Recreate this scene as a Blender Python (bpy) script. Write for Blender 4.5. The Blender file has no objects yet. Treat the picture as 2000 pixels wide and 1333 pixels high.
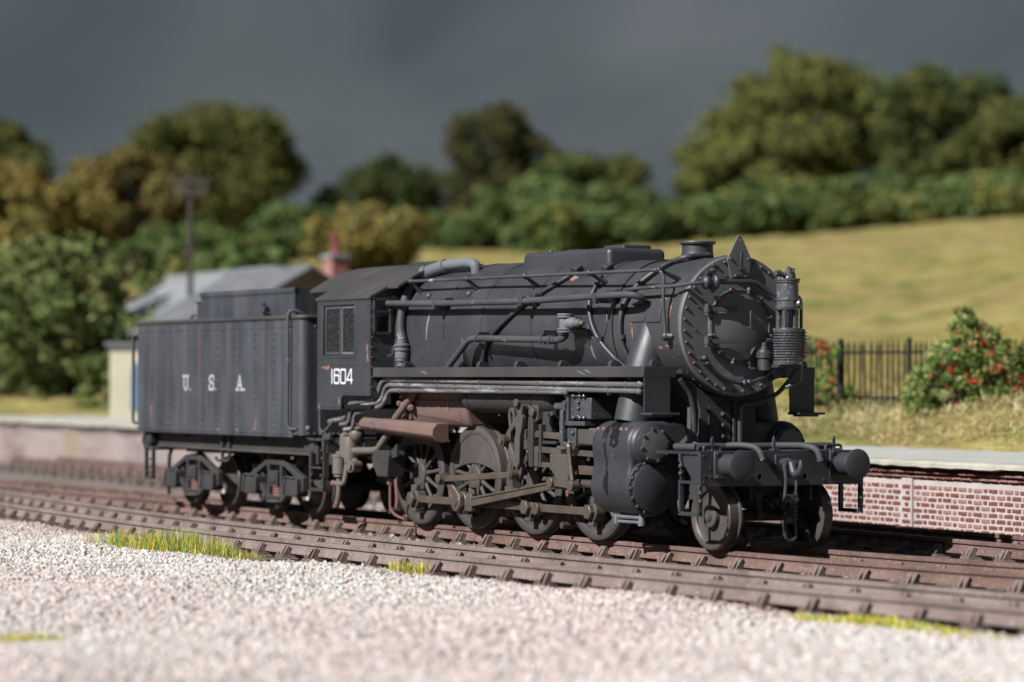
import bpy, math, random
import numpy as np
from mathutils import Vector, Matrix
from mathutils.geometry import tessellate_polygon

S = bpy.context.scene
COL = S.collection
R = math.radians
PI = math.pi
rnd = random.Random(7)
rng = np.random.default_rng(11)

# ------------------------------------------------------------------ camera
cam_d = bpy.data.cameras.new("camera")
cam = bpy.data.objects.new("camera", cam_d)
COL.objects.link(cam)
S.camera = cam
cam_d.sensor_width = 36.0
cam_d.lens = 99.79
cam_d.clip_start = 0.1
cam_d.clip_end = 4000.0
_yaw, _pit, _roll = R(148.868), R(0.8408), 0.003689
_fw = Vector((math.cos(_pit) * math.cos(_yaw), math.cos(_pit) * math.sin(_yaw), math.sin(_pit)))
_r = Vector((math.sin(_yaw), -math.cos(_yaw), 0))
_u = _r.cross(_fw)
_r, _u = _r * math.cos(_roll) + _u * math.sin(_roll), _u * math.cos(_roll) - _r * math.sin(_roll)
_M = Matrix((_r, _u, -_fw)).transposed().to_4x4()
_M.translation = Vector((28.833, -20.925, 2.051))
cam.matrix_world = _M
cam_d.dof.use_dof = True
cam_d.dof.focus_distance = 37.3
cam_d.dof.aperture_fstop = 0.50
cam_d.dof.aperture_blades = 0

# ------------------------------------------------------------------ sky and sun
SUN_TO = Vector((0.19, -1.0, 0.77)).normalized()      # from the scene towards the sun
W = bpy.data.worlds.new("World")
S.world = W
W.use_nodes = True
wn, wl = W.node_tree.nodes, W.node_tree.links
wn.clear()
w_out = wn.new("ShaderNodeOutputWorld")
w_mix = wn.new("ShaderNodeMixShader")
w_sky = wn.new("ShaderNodeTexSky")
w_sky.sky_type = 'NISHITA'
w_sky.sun_disc = False
w_sky.sun_elevation = math.asin(SUN_TO.z)
w_sky.sun_rotation = math.atan2(SUN_TO.x, SUN_TO.y)
w_b1 = wn.new("ShaderNodeBackground")
w_b1.inputs['Strength'].default_value = 0.05
w_b2 = wn.new("ShaderNodeBackground")
w_tc = wn.new("ShaderNodeTexCoord")
w_map = wn.new("ShaderNodeMapping")
w_map.inputs['Scale'].default_value = (1.0, 1.0, 1.5)
w_map.inputs['Location'].default_value = (0.35, 0.2, 0.1)
w_n = wn.new("ShaderNodeTexNoise")
w_n.inputs['Scale'].default_value = 7.5
w_n.inputs['Detail'].default_value = 2.5
w_n.inputs['Roughness'].default_value = 0.45
w_n.inputs['Distortion'].default_value = 0.35
w_r = wn.new("ShaderNodeValToRGB")
w_r.color_ramp.elements[0].position = 0.37
w_r.color_ramp.elements[0].color = (0.044, 0.056, 0.061, 1)
w_r.color_ramp.elements[1].position = 0.65
w_r.color_ramp.elements[1].color = (0.086, 0.096, 0.103, 1)
wl.new(w_tc.outputs['Generated'], w_map.inputs['Vector'])
wl.new(w_map.outputs['Vector'], w_n.inputs['Vector'])
wl.new(w_n.outputs['Fac'], w_r.inputs['Fac'])
wl.new(w_r.outputs['Color'], w_b2.inputs['Color'])
wl.new(w_sky.outputs['Color'], w_b1.inputs['Color'])
w_mix.inputs['Fac'].default_value = 0.965             # thick storm cloud over nearly all of the clear sky
wl.new(w_b1.outputs[0], w_mix.inputs[1])
wl.new(w_b2.outputs[0], w_mix.inputs[2])
wl.new(w_mix.outputs[0], w_out.inputs['Surface'])

sun_d = bpy.data.lights.new("sun", 'SUN')
sun_d.energy = 5.0
sun_d.angle = R(0.6)
sun_d.color = (1.0, 0.985, 0.965)
sun = bpy.data.objects.new("sun", sun_d)
COL.objects.link(sun)
sun.location = SUN_TO * 60
sun.rotation_euler = SUN_TO.to_track_quat('Z', 'Y').to_euler()

S.view_settings.view_transform = 'Standard'
S.view_settings.look = 'None'
S.view_settings.gamma = 1.0
S.view_settings.exposure = 0.62
S.view_settings.use_curve_mapping = False
S.cycles.use_denoising = True
S.cycles.max_bounces = 6
S.cycles.sample_clamp_indirect = 4.0

# ------------------------------------------------------------------ object helpers
def tag(o, label=None, cat=None, group=None, kind=None):
    if label: o['label'] = label
    if cat: o['category'] = cat
    if group: o['group'] = group
    if kind: o['kind'] = kind
    return o

def thing(name, loc, label, cat, group=None):
    o = bpy.data.objects.new(name, None)
    o.empty_display_size = 0.2
    COL.objects.link(o)
    o.location = loc
    return tag(o, label, cat, group)

def origin_of(parent):
    p = Vector((0, 0, 0))
    while parent is not None:
        p += Vector(parent.location)
        parent = parent.parent
    return p

def copy_tree(o, parent=None, loc=None):
    c = o.copy()
    COL.objects.link(c)
    c.parent = parent
    if loc is not None: c.location = loc
    for ch in list(o.children): copy_tree(ch, c)
    return c

class MB:
    """collects vertices and faces of one part"""
    def __init__(s):
        s.v = []; s.f = []
    def add(s, vs, fs):
        b = len(s.v)
        s.v.extend([tuple(p) for p in vs])
        s.f.extend([tuple(b + i for i in f) for f in fs])
        return s
    def box(s, x0, x1, y0, y1, z0, z1):
        vs = [(x, y, z) for x in (x0, x1) for y in (y0, y1) for z in (z0, z1)]
        return s.add(vs, [(0, 1, 3, 2), (4, 6, 7, 5), (0, 4, 5, 1), (2, 3, 7, 6), (0, 2, 6, 4), (1, 5, 7, 3)])
    def obox(s, c, size, rot=(0, 0, 0)):
        from mathutils import Euler
        m = Euler(rot).to_matrix()
        hx, hy, hz = size[0] / 2, size[1] / 2, size[2] / 2
        vs = [Vector(c) + m @ Vector((x, y, z)) for x in (-hx, hx) for y in (-hy, hy) for z in (-hz, hz)]
        return s.add(vs, [(0, 1, 3, 2), (4, 6, 7, 5), (0, 4, 5, 1), (2, 3, 7, 6), (0, 2, 6, 4), (1, 5, 7, 3)])
    def bar(s, p0, p1, w, t, up=(0, 0, 1)):
        """rectangular bar from p0 to p1: w across (in the plane of up), t thick"""
        p0, p1 = Vector(p0), Vector(p1)
        d = (p1 - p0).normalized(); n = d.cross(Vector(up)).normalized(); q = n.cross(d)
        vs = []
        for p in (p0, p1):
            for a in (-1, 1):
                for b in (-1, 1):
                    vs.append(p + q * (a * w / 2) + n * (b * t / 2))
        return s.add(vs, [(0, 1, 3, 2), (4, 6, 7, 5), (0, 4, 5, 1), (2, 3, 7, 6), (0, 2, 6, 4), (1, 5, 7, 3)])
    def lathe(s, prof, o, axis, n=24, caps=True, a0=0.0, a1=2 * PI):
        """prof = [(t, r)] along axis from o"""
        o, ax = Vector(o), Vector(axis).normalized()
        e1 = Vector((0, 0, 1)).cross(ax).normalized() if abs(ax.z) < 0.9 else (Vector((1, 0, 0)) - ax * ax.x).normalized()
        e2 = ax.cross(e1)
        full = abs(a1 - a0 - 2 * PI) < 1e-6
        m = n if full else n + 1
        vs = []; fs = []
        for t, r in prof:
            for i in range(m):
                a = a0 + (a1 - a0) * i / n
                vs.append(o + ax * t + (e1 * math.cos(a) + e2 * math.sin(a)) * r)
        for k in range(len(prof) - 1):
            for i in range(n):
                j = (i + 1) % m
                fs.append((k * m + i, k * m + j, (k + 1) * m + j, (k + 1) * m + i))
        if caps and full:
            if prof[0][1] > 1e-5: fs.append(tuple(reversed(range(m))))
            if prof[-1][1] > 1e-5: fs.append(tuple((len(prof) - 1) * m + i for i in range(m)))
        return s.add(vs, fs)
    def cyl(s, p0, p1, r0, r1=None, n=16, caps=True):
        p0, p1 = Vector(p0), Vector(p1)
        if r1 is None: r1 = r0
        d = p1 - p0
        return s.lathe([(0, r0), (d.length, r1)], p0, d, n, caps)
    def ball(s, c, r, n=10, m=6, sc=(1, 1, 1)):
        vs = [(c[0], c[1], c[2] - r * sc[2])]
        fs = []
        for k in range(1, m):
            a = -PI / 2 + PI * k / m
            for i in range(n):
                b = 2 * PI * i / n
                vs.append((c[0] + r * sc[0] * math.cos(a) * math.cos(b), c[1] + r * sc[1] * math.cos(a) * math.sin(b), c[2] + r * sc[2] * math.sin(a)))
        vs.append((c[0], c[1], c[2] + r * sc[2]))
        for i in range(n):
            fs.append((0, 1 + (i + 1) % n, 1 + i))
            fs.append((len(vs) - 1, 1 + (m - 2) * n + i, 1 + (m - 2) * n + (i + 1) % n))
        for k in range(m - 2):
            for i in range(n):
                j = (i + 1) % n
                fs.append((1 + k * n + i, 1 + k * n + j, 1 + (k + 1) * n + j, 1 + (k + 1) * n + i))
        return s.add(vs, fs)
    def tube(s, path, r, n=8, bend=0.0, caps=True):
        P = [Vector(p) for p in path]
        if bend > 0 and len(P) > 2:
            Q = [P[0]]
            for i in range(1, len(P) - 1):
                a, b, c = P[i - 1], P[i], P[i + 1]
                la, lc = (a - b).length, (c - b).length
                k = min(bend, la * 0.49, lc * 0.49)
                s0, s1 = b + (a - b).normalized() * k, b + (c - b).normalized() * k
                for j in range(6):
                    t = j / 5
                    Q.append(s0 * (1 - t) ** 2 + b * 2 * t * (1 - t) + s1 * t * t)
            Q.append(P[-1]); P = Q
        P = [p for i, p in enumerate(P) if i == 0 or (p - P[i - 1]).length > 1e-5]
        T = []
        for i in range(len(P)):
            a = P[max(0, i - 1)]; b = P[min(len(P) - 1, i + 1)]
            T.append((b - a).normalized())
        e = T[0].orthogonal().normalized()
        vs = []; fs = []
        rr = r if isinstance(r, (list, tuple)) else None
        for i, p in enumerate(P):
            e = (e - T[i] * e.dot(T[i])).normalized()
            g = T[i].cross(e)
            ri = rr[min(i, len(rr) - 1)] if rr else r
            for k in range(n):
                a = 2 * PI * k / n
                vs.append(p + (e * math.cos(a) + g * math.sin(a)) * ri)
        for i in range(len(P) - 1):
            for k in range(n):
                j = (k + 1) % n
                fs.append((i * n + k, i * n + j, (i + 1) * n + j, (i + 1) * n + k))
        if caps:
            fs.append(tuple(reversed(range(n))))
            fs.append(tuple((len(P) - 1) * n + k for k in range(n)))
        return s.add(vs, fs)
    def prism(s, poly, plane, a, b, holes=()):
        """polygon in plane ('xz','yz','xy'), extruded along the third axis from a to b; holes cut through"""
        def put(p, t):
            return {'xz': (p[0], t, p[1]), 'yz': (t, p[0], p[1]), 'xy': (p[0], p[1], t)}[plane]
        loops = [list(poly)] + [list(h) for h in holes]
        flat = [p for l in loops for p in l]
        n = len(flat)
        vs = [put(p, a) for p in flat] + [put(p, b) for p in flat]
        fs = []
        if len(loops) == 1:
            fs.append(tuple(range(n))); fs.append(tuple(reversed(range(n, 2 * n))))
        else:
            for t in tessellate_polygon([[Vector((p[0], p[1], 0)) for p in l] for l in loops]):
                fs.append(tuple(t)); fs.append(tuple(n + i for i in reversed(t)))
        k = 0
        for l in loops:
            m = len(l)
            for i in range(m):
                j = (i + 1) % m
                fs.append((k + i, k + j, n + k + j, n + k + i))
            k += m
        return s.add(vs, fs)
    def rivet(s, p, nrm, r, h=None, n=6):
        h = h or r * 0.7
        p, nrm = Vector(p), Vector(nrm).normalized()
        e1 = nrm.orthogonal().normalized(); e2 = nrm.cross(e1)
        vs = []
        for k, (t, q) in enumerate(((-0.004, 1.0), (h * 0.6, 0.8), (h, 0.3))):
            for i in range(n):
                a = 2 * PI * i / n
                vs.append(p + nrm * t + (e1 * math.cos(a) + e2 * math.sin(a)) * r * q)
        fs = [(k * n + i, k * n + (i + 1) % n, (k + 1) * n + (i + 1) % n, (k + 1) * n + i) for k in range(2) for i in range(n)]
        fs.append(tuple(2 * n + i for i in range(n)))
        return s.add(vs, fs)
    def hexbolt(s, p, nrm, r, h):
        p, nrm = Vector(p), Vector(nrm).normalized()
        return s.lathe([(0, r), (h * 0.85, r), (h, r * 0.85)], p, nrm, 6)
    def build(s, name, mat, parent=None, bevel=0.0, angle=38, seg=2, loc=None, kind=None, label=None):
        me = bpy.data.meshes.new(name)
        o0 = origin_of(parent)
        if loc is not None: o0 = o0 + Vector(loc)
        me.from_pydata([(x - o0.x, y - o0.y, z - o0.z) for x, y, z in s.v], [], s.f)
        import bmesh
        bm = bmesh.new(); bm.from_mesh(me)
        bmesh.ops.recalc_face_normals(bm, faces=bm.faces)
        bm.to_mesh(me); bm.free()
        if angle > 0:
            me.shade_smooth()
            me.set_sharp_from_angle(angle=R(angle))
        o = bpy.data.objects.new(name, me)
        COL.objects.link(o)
        if mat is not None: me.materials.append(mat)
        o.parent = parent
        if loc is not None: o.location = loc
        if bevel > 0:
            b = o.modifiers.new('Bevel', 'BEVEL')
            b.width = bevel; b.segments = seg; b.limit_method = 'ANGLE'; b.angle_limit = R(40)
            b.harden_normals = False
        if kind: o['kind'] = kind
        if label: o['label'] = label
        return o

def quads_mesh(name, V, F, mat, col=None, parent=None, smooth=False, loc=None):
    """big mesh straight from numpy arrays; F is (n, 3 or 4); col is one rgb per vertex"""
    me = bpy.data.meshes.new(name)
    V = np.asarray(V, np.float32); F = np.asarray(F, np.int32)
    o0 = origin_of(parent)
    V = V - np.array([o0.x, o0.y, o0.z], np.float32)
    k = F.shape[1]
    me.vertices.add(len(V)); me.vertices.foreach_set('co', V.ravel())
    me.loops.add(F.size); me.loops.foreach_set('vertex_index', F.ravel())
    me.polygons.add(len(F))
    me.polygons.foreach_set('loop_start', np.arange(0, F.size, k, dtype=np.int32))
    me.polygons.foreach_set('loop_total', np.full(len(F), k, np.int32))
    me.polygons.foreach_set('use_smooth', np.full(len(F), smooth, bool))
    if col is not None:
        at = me.attributes.new('tint', 'FLOAT_COLOR', 'POINT')
        c4 = np.ones((len(V), 4), np.float32); c4[:, :3] = col
        at.data.foreach_set('color', c4.ravel())
    me.update(calc_edges=True)
    me.validate()
    o = bpy.data.objects.new(name, me)
    COL.objects.link(o)
    me.materials.append(mat)
    o.parent = parent
    return o

# ------------------------------------------------------------------ materials
def new_mat(name):
    m = bpy.data.materials.new(name); m.use_nodes = True
    nt = m.node_tree
    return m, nt.nodes, nt.links, nt.nodes['Principled BSDF']

def noise(nd, ln, vec, scale, detail=3, rough=0.55, sc=None):
    n = nd.new('ShaderNodeTexNoise')
    n.inputs['Scale'].default_value = scale; n.inputs['Detail'].default_value = detail; n.inputs['Roughness'].default_value = rough
    if sc is not None:
        mp = nd.new('ShaderNodeMapping'); mp.inputs['Scale'].default_value = sc
        ln.new(vec, mp.inputs['Vector']); vec = mp.outputs['Vector']
    ln.new(vec, n.inputs['Vector'])
    return n.outputs['Fac']

def ramp(nd, ln, fac, p0, p1, c0=(0, 0, 0), c1=(1, 1, 1)):
    r = nd.new('ShaderNodeValToRGB')
    r.color_ramp.elements[0].position = p0; r.color_ramp.elements[0].color = (*c0, 1)
    r.color_ramp.elements[1].position = p1; r.color_ramp.elements[1].color = (*c1, 1)
    ln.new(fac, r.inputs['Fac'])
    return r.outputs['Color']

def mix(nd, ln, fac, a, b, mode='MIX'):
    m = nd.new('ShaderNodeMix'); m.data_type = 'RGBA'; m.blend_type = mode
    for sock, val in ((m.inputs[0], fac), (m.inputs[6], a), (m.inputs[7], b)):
        if isinstance(val, (int, float)): sock.default_value = val
        elif isinstance(val, tuple): sock.default_value = (*val, 1)
        else: ln.new(val, sock)
    return m.outputs[2]

def weathered(name, base, second, speck=None, speck_amt=0.5, rough=0.6, metal=0.0, big=1.3, bump=0.25, fine=55.0,
              streak=None, streak_amt=0.5, runs=None, blotch=None, blotch_lo=0.6, blotch_hi=0.68, blotch_scale=3.0, spec=0.4, blotch_sc=None):
    """painted or dusty metal: two tones in broad drifts, a fine sprayed grain, optional vertical runs and worn blotches"""
    m, nd, ln, b = new_mat(name)
    tc = nd.new('ShaderNodeTexCoord').outputs['Object']
    c = mix(nd, ln, ramp(nd, ln, noise(nd, ln, tc, big, 4), 0.35, 0.68), base, second)
    if streak:
        st = ramp(nd, ln, noise(nd, ln, tc, 2.2, 3, 0.6, (1.6, 1.6, 0.10)), 0.46, 0.72)
        c = mix(nd, ln, mix(nd, ln, streak_amt, (0, 0, 0), st), c, streak)
    if runs:
        st = ramp(nd, ln, noise(nd, ln, tc, 3.1, 2, 0.5, (1.9, 1.9, 0.05)), 0.60, 0.74)
        c = mix(nd, ln, mix(nd, ln, 0.7, (0, 0, 0), st), c, runs)
    if blotch:
        c = mix(nd, ln, ramp(nd, ln, noise(nd, ln, tc, blotch_scale, 5, 0.65, blotch_sc), blotch_lo, blotch_hi), c, blotch)
    g = noise(nd, ln, tc, fine, 2, 0.6)
    if speck:
        c = mix(nd, ln, mix(nd, ln, speck_amt, (0, 0, 0), ramp(nd, ln, g, 0.60, 0.75)), c, speck)
    ln.new(c, b.inputs['Base Color'])
    b.inputs['Metallic'].default_value = metal
    rr = nd.new('ShaderNodeMapRange')
    rr.inputs['To Min'].default_value = max(0.05, rough - 0.12); rr.inputs['To Max'].default_value = min(1, rough + 0.14)
    ln.new(noise(nd, ln, tc, 7.0, 3), rr.inputs['Value'])
    ln.new(rr.outputs['Result'], b.inputs['Roughness'])
    b.inputs['Specular IOR Level'].default_value = spec
    if bump > 0:
        bp = nd.new('ShaderNodeBump'); bp.inputs['Strength'].default_value = bump; bp.inputs['Distance'].default_value = 0.01
        ln.new(g, bp.inputs['Height']); ln.new(bp.outputs['Normal'], b.inputs['Normal'])
    return m

def plain(name, col, rough=0.8, spec=0.3, tint=False, var=0.0, scale=20.0, bump=0.0, trans=0.0):
    m, nd, ln, b = new_mat(name)
    b.inputs['Roughness'].default_value = rough
    b.inputs['Specular IOR Level'].default_value = spec
    if tint:
        a = nd.new('ShaderNodeAttribute'); a.attribute_name = 'tint'
        c = a.outputs['Color']
    else:
        rg = nd.new('ShaderNodeRGB'); rg.outputs[0].default_value = (*col, 1); c = rg.outputs[0]
    tc = nd.new('ShaderNodeTexCoord').outputs['Object']
    if var > 0:
        k = ramp(nd, ln, noise(nd, ln, tc, scale, 4, 0.6), 0.3, 0.7, (1 - var,) * 3, (1 + var,) * 3)
        c = mix(nd, ln, 1.0, c, k, 'MULTIPLY')
    ln.new(c, b.inputs['Base Color'])
    if bump > 0:
        bp = nd.new('ShaderNodeBump'); bp.inputs['Strength'].default_value = bump; bp.inputs['Distance'].default_value = 0.02
        ln.new(noise(nd, ln, tc, scale, 4, 0.6), bp.inputs['Height']); ln.new(bp.outputs['Normal'], b.inputs['Normal'])
    if trans > 0:
        b.inputs['Transmission Weight'].default_value = trans
    return m

BLK = (0.020, 0.0225, 0.028)
M = {}
M['paint'] = weathered('black_paint', BLK, (0.036, 0.038, 0.044), (0.11, 0.113, 0.12), 0.40, 0.47, spec=0.6)
M['boiler'] = weathered('boiler_paint', (0.020, 0.022, 0.028), (0.041, 0.042, 0.048), (0.13, 0.13, 0.13), 0.42, 0.44, spec=0.7, blotch=(0.072, 0.056, 0.051), blotch_lo=0.58, blotch_hi=0.80, blotch_scale=1.1)
M['smoke'] = weathered('smokebox_paint', (0.028, 0.029, 0.034), (0.050, 0.047, 0.050), (0.12, 0.11, 0.11), 0.35, 0.5, spec=0.5, blotch=(0.085, 0.052, 0.048), blotch_lo=0.62, blotch_hi=0.80, blotch_scale=1.6)
M['front'] = weathered('smokebox_front_lit_paint', (0.082, 0.089, 0.093), (0.115, 0.120, 0.123), (0.16, 0.165, 0.165), 0.4, 0.55, spec=0.5)  # grey front paint, lightened to stand in for soft light on it
M['roof'] = weathered('cab_roof_paint', (0.034, 0.032, 0.033), (0.056, 0.051, 0.049), (0.11, 0.105, 0.10), 0.4, 0.6, spec=0.4)
M['tender'] = weathered('tender_paint', (0.018, 0.0215, 0.029), (0.036, 0.040, 0.049), (0.11, 0.115, 0.125), 0.35, 0.5, streak=(0.085, 0.094, 0.112), streak_amt=0.55, spec=0.8, runs=(0.075, 0.058, 0.050))
M['under'] = weathered('underframe_paint', (0.027, 0.027, 0.028), (0.046, 0.043, 0.042), (0.11, 0.10, 0.095), 0.4, 0.65, spec=0.3)
M['wheel'] = weathered('dusty_wheel_paint', (0.046, 0.041, 0.039), (0.078, 0.068, 0.064), (0.15, 0.138, 0.13), 0.4, 0.55, spec=0.35)
M['tyre'] = weathered('tyre_steel', (0.058, 0.050, 0.046), (0.098, 0.086, 0.078), (0.18, 0.155, 0.13), 0.4, 0.42, metal=0.3, spec=0.5)
M['rod'] = weathered('oily_rod_steel', (0.076, 0.061, 0.050), (0.112, 0.091, 0.076), (0.045, 0.038, 0.03), 0.6, 0.38, metal=0.25, spec=0.5, big=3.0)
M['grime'] = weathered('speckled_grime', (0.048, 0.043, 0.039), (0.074, 0.064, 0.056), (0.17, 0.14, 0.11), 0.55, 0.6, fine=40)
M['airline'] = weathered('dusty_air_line', (0.085, 0.079, 0.082), (0.125, 0.116, 0.119), (0.17, 0.16, 0.16), 0.35, 0.6, blotch=(0.24, 0.245, 0.265), blotch_lo=0.52, blotch_hi=0.62, blotch_scale=4.0, blotch_sc=(0.30, 1.0, 2.4), spec=0.3)
M['rust'] = weathered('rusty_firebox', (0.150, 0.092, 0.080), (0.110, 0.080, 0.073), (0.20, 0.13, 0.11), 0.35, 0.75, blotch=(0.185, 0.098, 0.080), blotch_lo=0.55, blotch_hi=0.70, blotch_scale=2.5, spec=0.25)
M['pipe'] = weathered('dusty_pipe', (0.041, 0.043, 0.049), (0.064, 0.066, 0.072), (0.13, 0.125, 0.12), 0.35, 0.6, blotch=(0.26, 0.265, 0.28), blotch_lo=0.615, blotch_hi=0.64, blotch_scale=1.7, spec=0.3)
M['pale'] = weathered('pale_lagging', (0.13, 0.138, 0.158), (0.075, 0.080, 0.092), (0.24, 0.245, 0.26), 0.4, 0.62, spec=0.35)
M['brass'] = weathered('dull_brass', (0.105, 0.088, 0.076), (0.135, 0.114, 0.099), (0.20, 0.165, 0.13), 0.4, 0.55, spec=0.35)
M['gloss'] = weathered('oily_black_glints', (0.040, 0.042, 0.048), (0.075, 0.078, 0.088), (0.26, 0.27, 0.29), 0.7, 0.27, metal=0.15, spec=0.8, bump=0.5, fine=30)  # pale speck paints metallic highlights into the black
M['pump'] = weathered('oily_pump_metal_glints', (0.060, 0.063, 0.070), (0.105, 0.109, 0.12), (0.42, 0.43, 0.46), 0.8, 0.28, metal=0.1, spec=0.8, bump=0.7, fine=26)  # bright silver speck stands in for glints on the metal
M['red'] = weathered('red_primer', (0.19, 0.070, 0.058), (0.13, 0.060, 0.052), None, rough=0.65)
M['chip'] = weathered('salmon_primer', (0.25, 0.125, 0.105), (0.18, 0.095, 0.082), (0.12, 0.06, 0.05), 0.6, 0.75, big=12)
M['white'] = weathered('white_lettering', (0.60, 0.62, 0.66), (0.54, 0.56, 0.60), None, rough=0.7)
M['cream_letter'] = weathered('worn_lettering', (0.36, 0.36, 0.35), (0.26, 0.26, 0.26), (0.08, 0.08, 0.085), 0.8, rough=0.7, big=9)
M['oil'] = plain('oil_stain', (0.008, 0.008, 0.009), 0.35, 0.5)
M['scuff'] = weathered('pale_scuff', (0.15, 0.165, 0.18), (0.10, 0.112, 0.125), None, rough=0.7, big=14)
M['dark'] = plain('cab_interior', (0.006, 0.006, 0.007), 0.8, 0.2)

def glass_mat():
    m, nd, ln, b = new_mat('grimy_glass')
    tc = nd.new('ShaderNodeTexCoord').outputs['Object']
    dirt = ramp(nd, ln, noise(nd, ln, tc, 26, 4, 0.7), 0.52, 0.78)
    b.inputs['Base Color'].default_value = (0.02, 0.022, 0.022, 1)
    ln.new(mix(nd, ln, dirt, (0.020, 0.022, 0.023), (0.13, 0.135, 0.13)), b.inputs['Base Color'])
    b.inputs['Roughness'].default_value = 0.08
    b.inputs['Specular IOR Level'].default_value = 0.6
    al = nd.new('ShaderNodeMapRange'); al.inputs['To Min'].default_value = 0.45; al.inputs['To Max'].default_value = 0.95
    ln.new(dirt, al.inputs['Value']); ln.new(al.outputs['Result'], b.inputs['Alpha'])
    return m
M['glass'] = glass_mat()
# ================================================================== the setting
def yA(x): return 0.018 * max(0.0, x) ** 2                                    # track under the locomotive
_N = np.polyfit([-30, -22, -17, -12, -8, -3, 0, 3, 6, 9, 13], [-1.35, -2.25, -2.8, -3.25, -3.58, -3.65, -3.5, -3.25, -2.97, -2.72, -2.45], 4)
def yN(x): return float(np.polyval(_N, x))                                    # siding in front
def yP(x): return 4.2 - 0.085 * x                                             # track along the platform
def yW(x): return 5.62 - 0.085 * x                                            # face of the platform wall
PLAT_Z = 0.93

M['ballast'] = weathered('trackbed', (0.14, 0.112, 0.10), (0.21, 0.18, 0.165), (0.42, 0.38, 0.35), 0.6, 0.95, big=0.6, bump=0.8, fine=22, spec=0.1)
M['rail'] = weathered('rusty_rail', (0.115, 0.070, 0.059), (0.170, 0.112, 0.096), (0.40, 0.30, 0.27), 0.75, 0.7, big=1.2, bump=0.5, fine=30, spec=0.25, blotch=(0.075, 0.050, 0.043), blotch_lo=0.52, blotch_hi=0.72, blotch_scale=2.2)
M['rail2'] = weathered('dusty_rail', (0.150, 0.112, 0.101), (0.215, 0.172, 0.157), (0.44, 0.38, 0.35), 0.75, 0.75, big=1.2, bump=0.5, fine=30, spec=0.25, blotch=(0.105, 0.078, 0.070), blotch_lo=0.52, blotch_hi=0.72, blotch_scale=2.2)
M['chair'] = weathered('rusty_chair', (0.120, 0.088, 0.080), (0.175, 0.137, 0.125), (0.32, 0.26, 0.24), 0.5, 0.85, big=3.0, bump=0.5, fine=32, spec=0.15)
M['sleeper'] = weathered('dusty_sleeper', (0.115, 0.088, 0.078), (0.18, 0.145, 0.13), (0.30, 0.26, 0.23), 0.5, 0.9, big=2.0, bump=0.6, fine=24, spec=0.1)

# ---- ground sheet
g = MB()
g.add([(-900, -900, -0.36), (900, -900, -0.36), (900, 900, -0.36), (-900, 900, -0.36)], [(0, 1, 2, 3)])
tag(g.build('ground', M['ballast'], angle=0), kind='structure')

# ---- hill behind the platform: a sheet that climbs to a wooded crest
H0 = np.array([28.833, -20.925]); HD = np.array([-0.856, 0.517]); HR = np.array([0.517, 0.856])
def hill_z(x, y):
    s = (x - H0[0]) * HD[0] + (y - H0[1]) * HD[1]
    q = ((x - H0[0]) * HR[0] + (y - H0[1]) * HR[1]) / max(s, 1.0)             # -0.18 .. 0.18 across the valley
    t = y - (5.62 - 0.085 * x)
    right_n = np.interp(t, [0, 4.6, 5.6, 6.6, 7.2], [0.80, 0.92, 1.35, 1.58, 1.62])
    right_f = np.interp(s, [0, 58, 64, 240, 258, 320, 900], [0, 0, 0.45, 15.1, 15.8, 16.5, 21])
    mid_n = np.interp(s, [0, 60, 74, 100], [0.80, 0.80, 0.92, 1.4])
    mid_f = np.interp(s, [74, 100, 250, 270, 320, 900], [0, 1.2, 12.6, 13.1, 13.8, 19])
    left = np.interp(s, [0, 80, 92, 112, 140, 260, 320, 900], [0.6, 0.80, 0.95, 4.0, 6.5, 13.2, 15, 20])
    if q > 0.0:
        t1 = min(1, max(0, (q - 0.02) / 0.06)); t2 = min(1, q / 0.19)
        t2 = t2 ** 1.5
        z = mid_n * (1 - t1) + right_n * t1 + mid_f * (1 - t2) + right_f * t2
    else:
        t1 = min(1, max(0, (-q - 0.03) / 0.09)); z = (mid_n + mid_f) * (1 - t1) + left * t1
    return float(z)
def bumpy(x, y):
    return 0.10 * math.sin(0.9 * x + 0.4 * y) + 0.08 * math.sin(0.5 * x - 1.1 * y + 1.0) + 0.05 * math.sin(2.1 * x + 1.7 * y)
def ground_z(x, y):
    z = hill_z(x, y)
    return z + (bumpy(x, y) * min(1.0, max(0.0, (z - 1.0) / 2.0)))
ss = np.concatenate([np.linspace(38, 62, 30), np.linspace(64, 290, 110), np.array([330, 400, 600, 900])])
qq = np.concatenate([np.array([-1.2, -0.8, -0.5, -0.36, -0.3]), np.linspace(-0.26, 0.27, 90), np.array([0.3, 0.36, 0.5, 0.8, 1.2])])
V = []; F = []
for s_ in ss:
    for q_ in qq:
        p = H0 + HD * s_ + HR * (q_ * s_)
        y = p[1]; lim = yW(p[0]) + 0.6
        if y < lim: p = np.array([p[0], lim])
        V.append((p[0], p[1], ground_z(p[0], p[1]) if y > lim else PLAT_Z - 0.2))
n_ = len(qq)
for i in range(len(ss) - 1):
    for j in range(n_ - 1):
        F.append((i * n_ + j, i * n_ + j + 1, (i + 1) * n_ + j + 1, (i + 1) * n_ + j))
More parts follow.
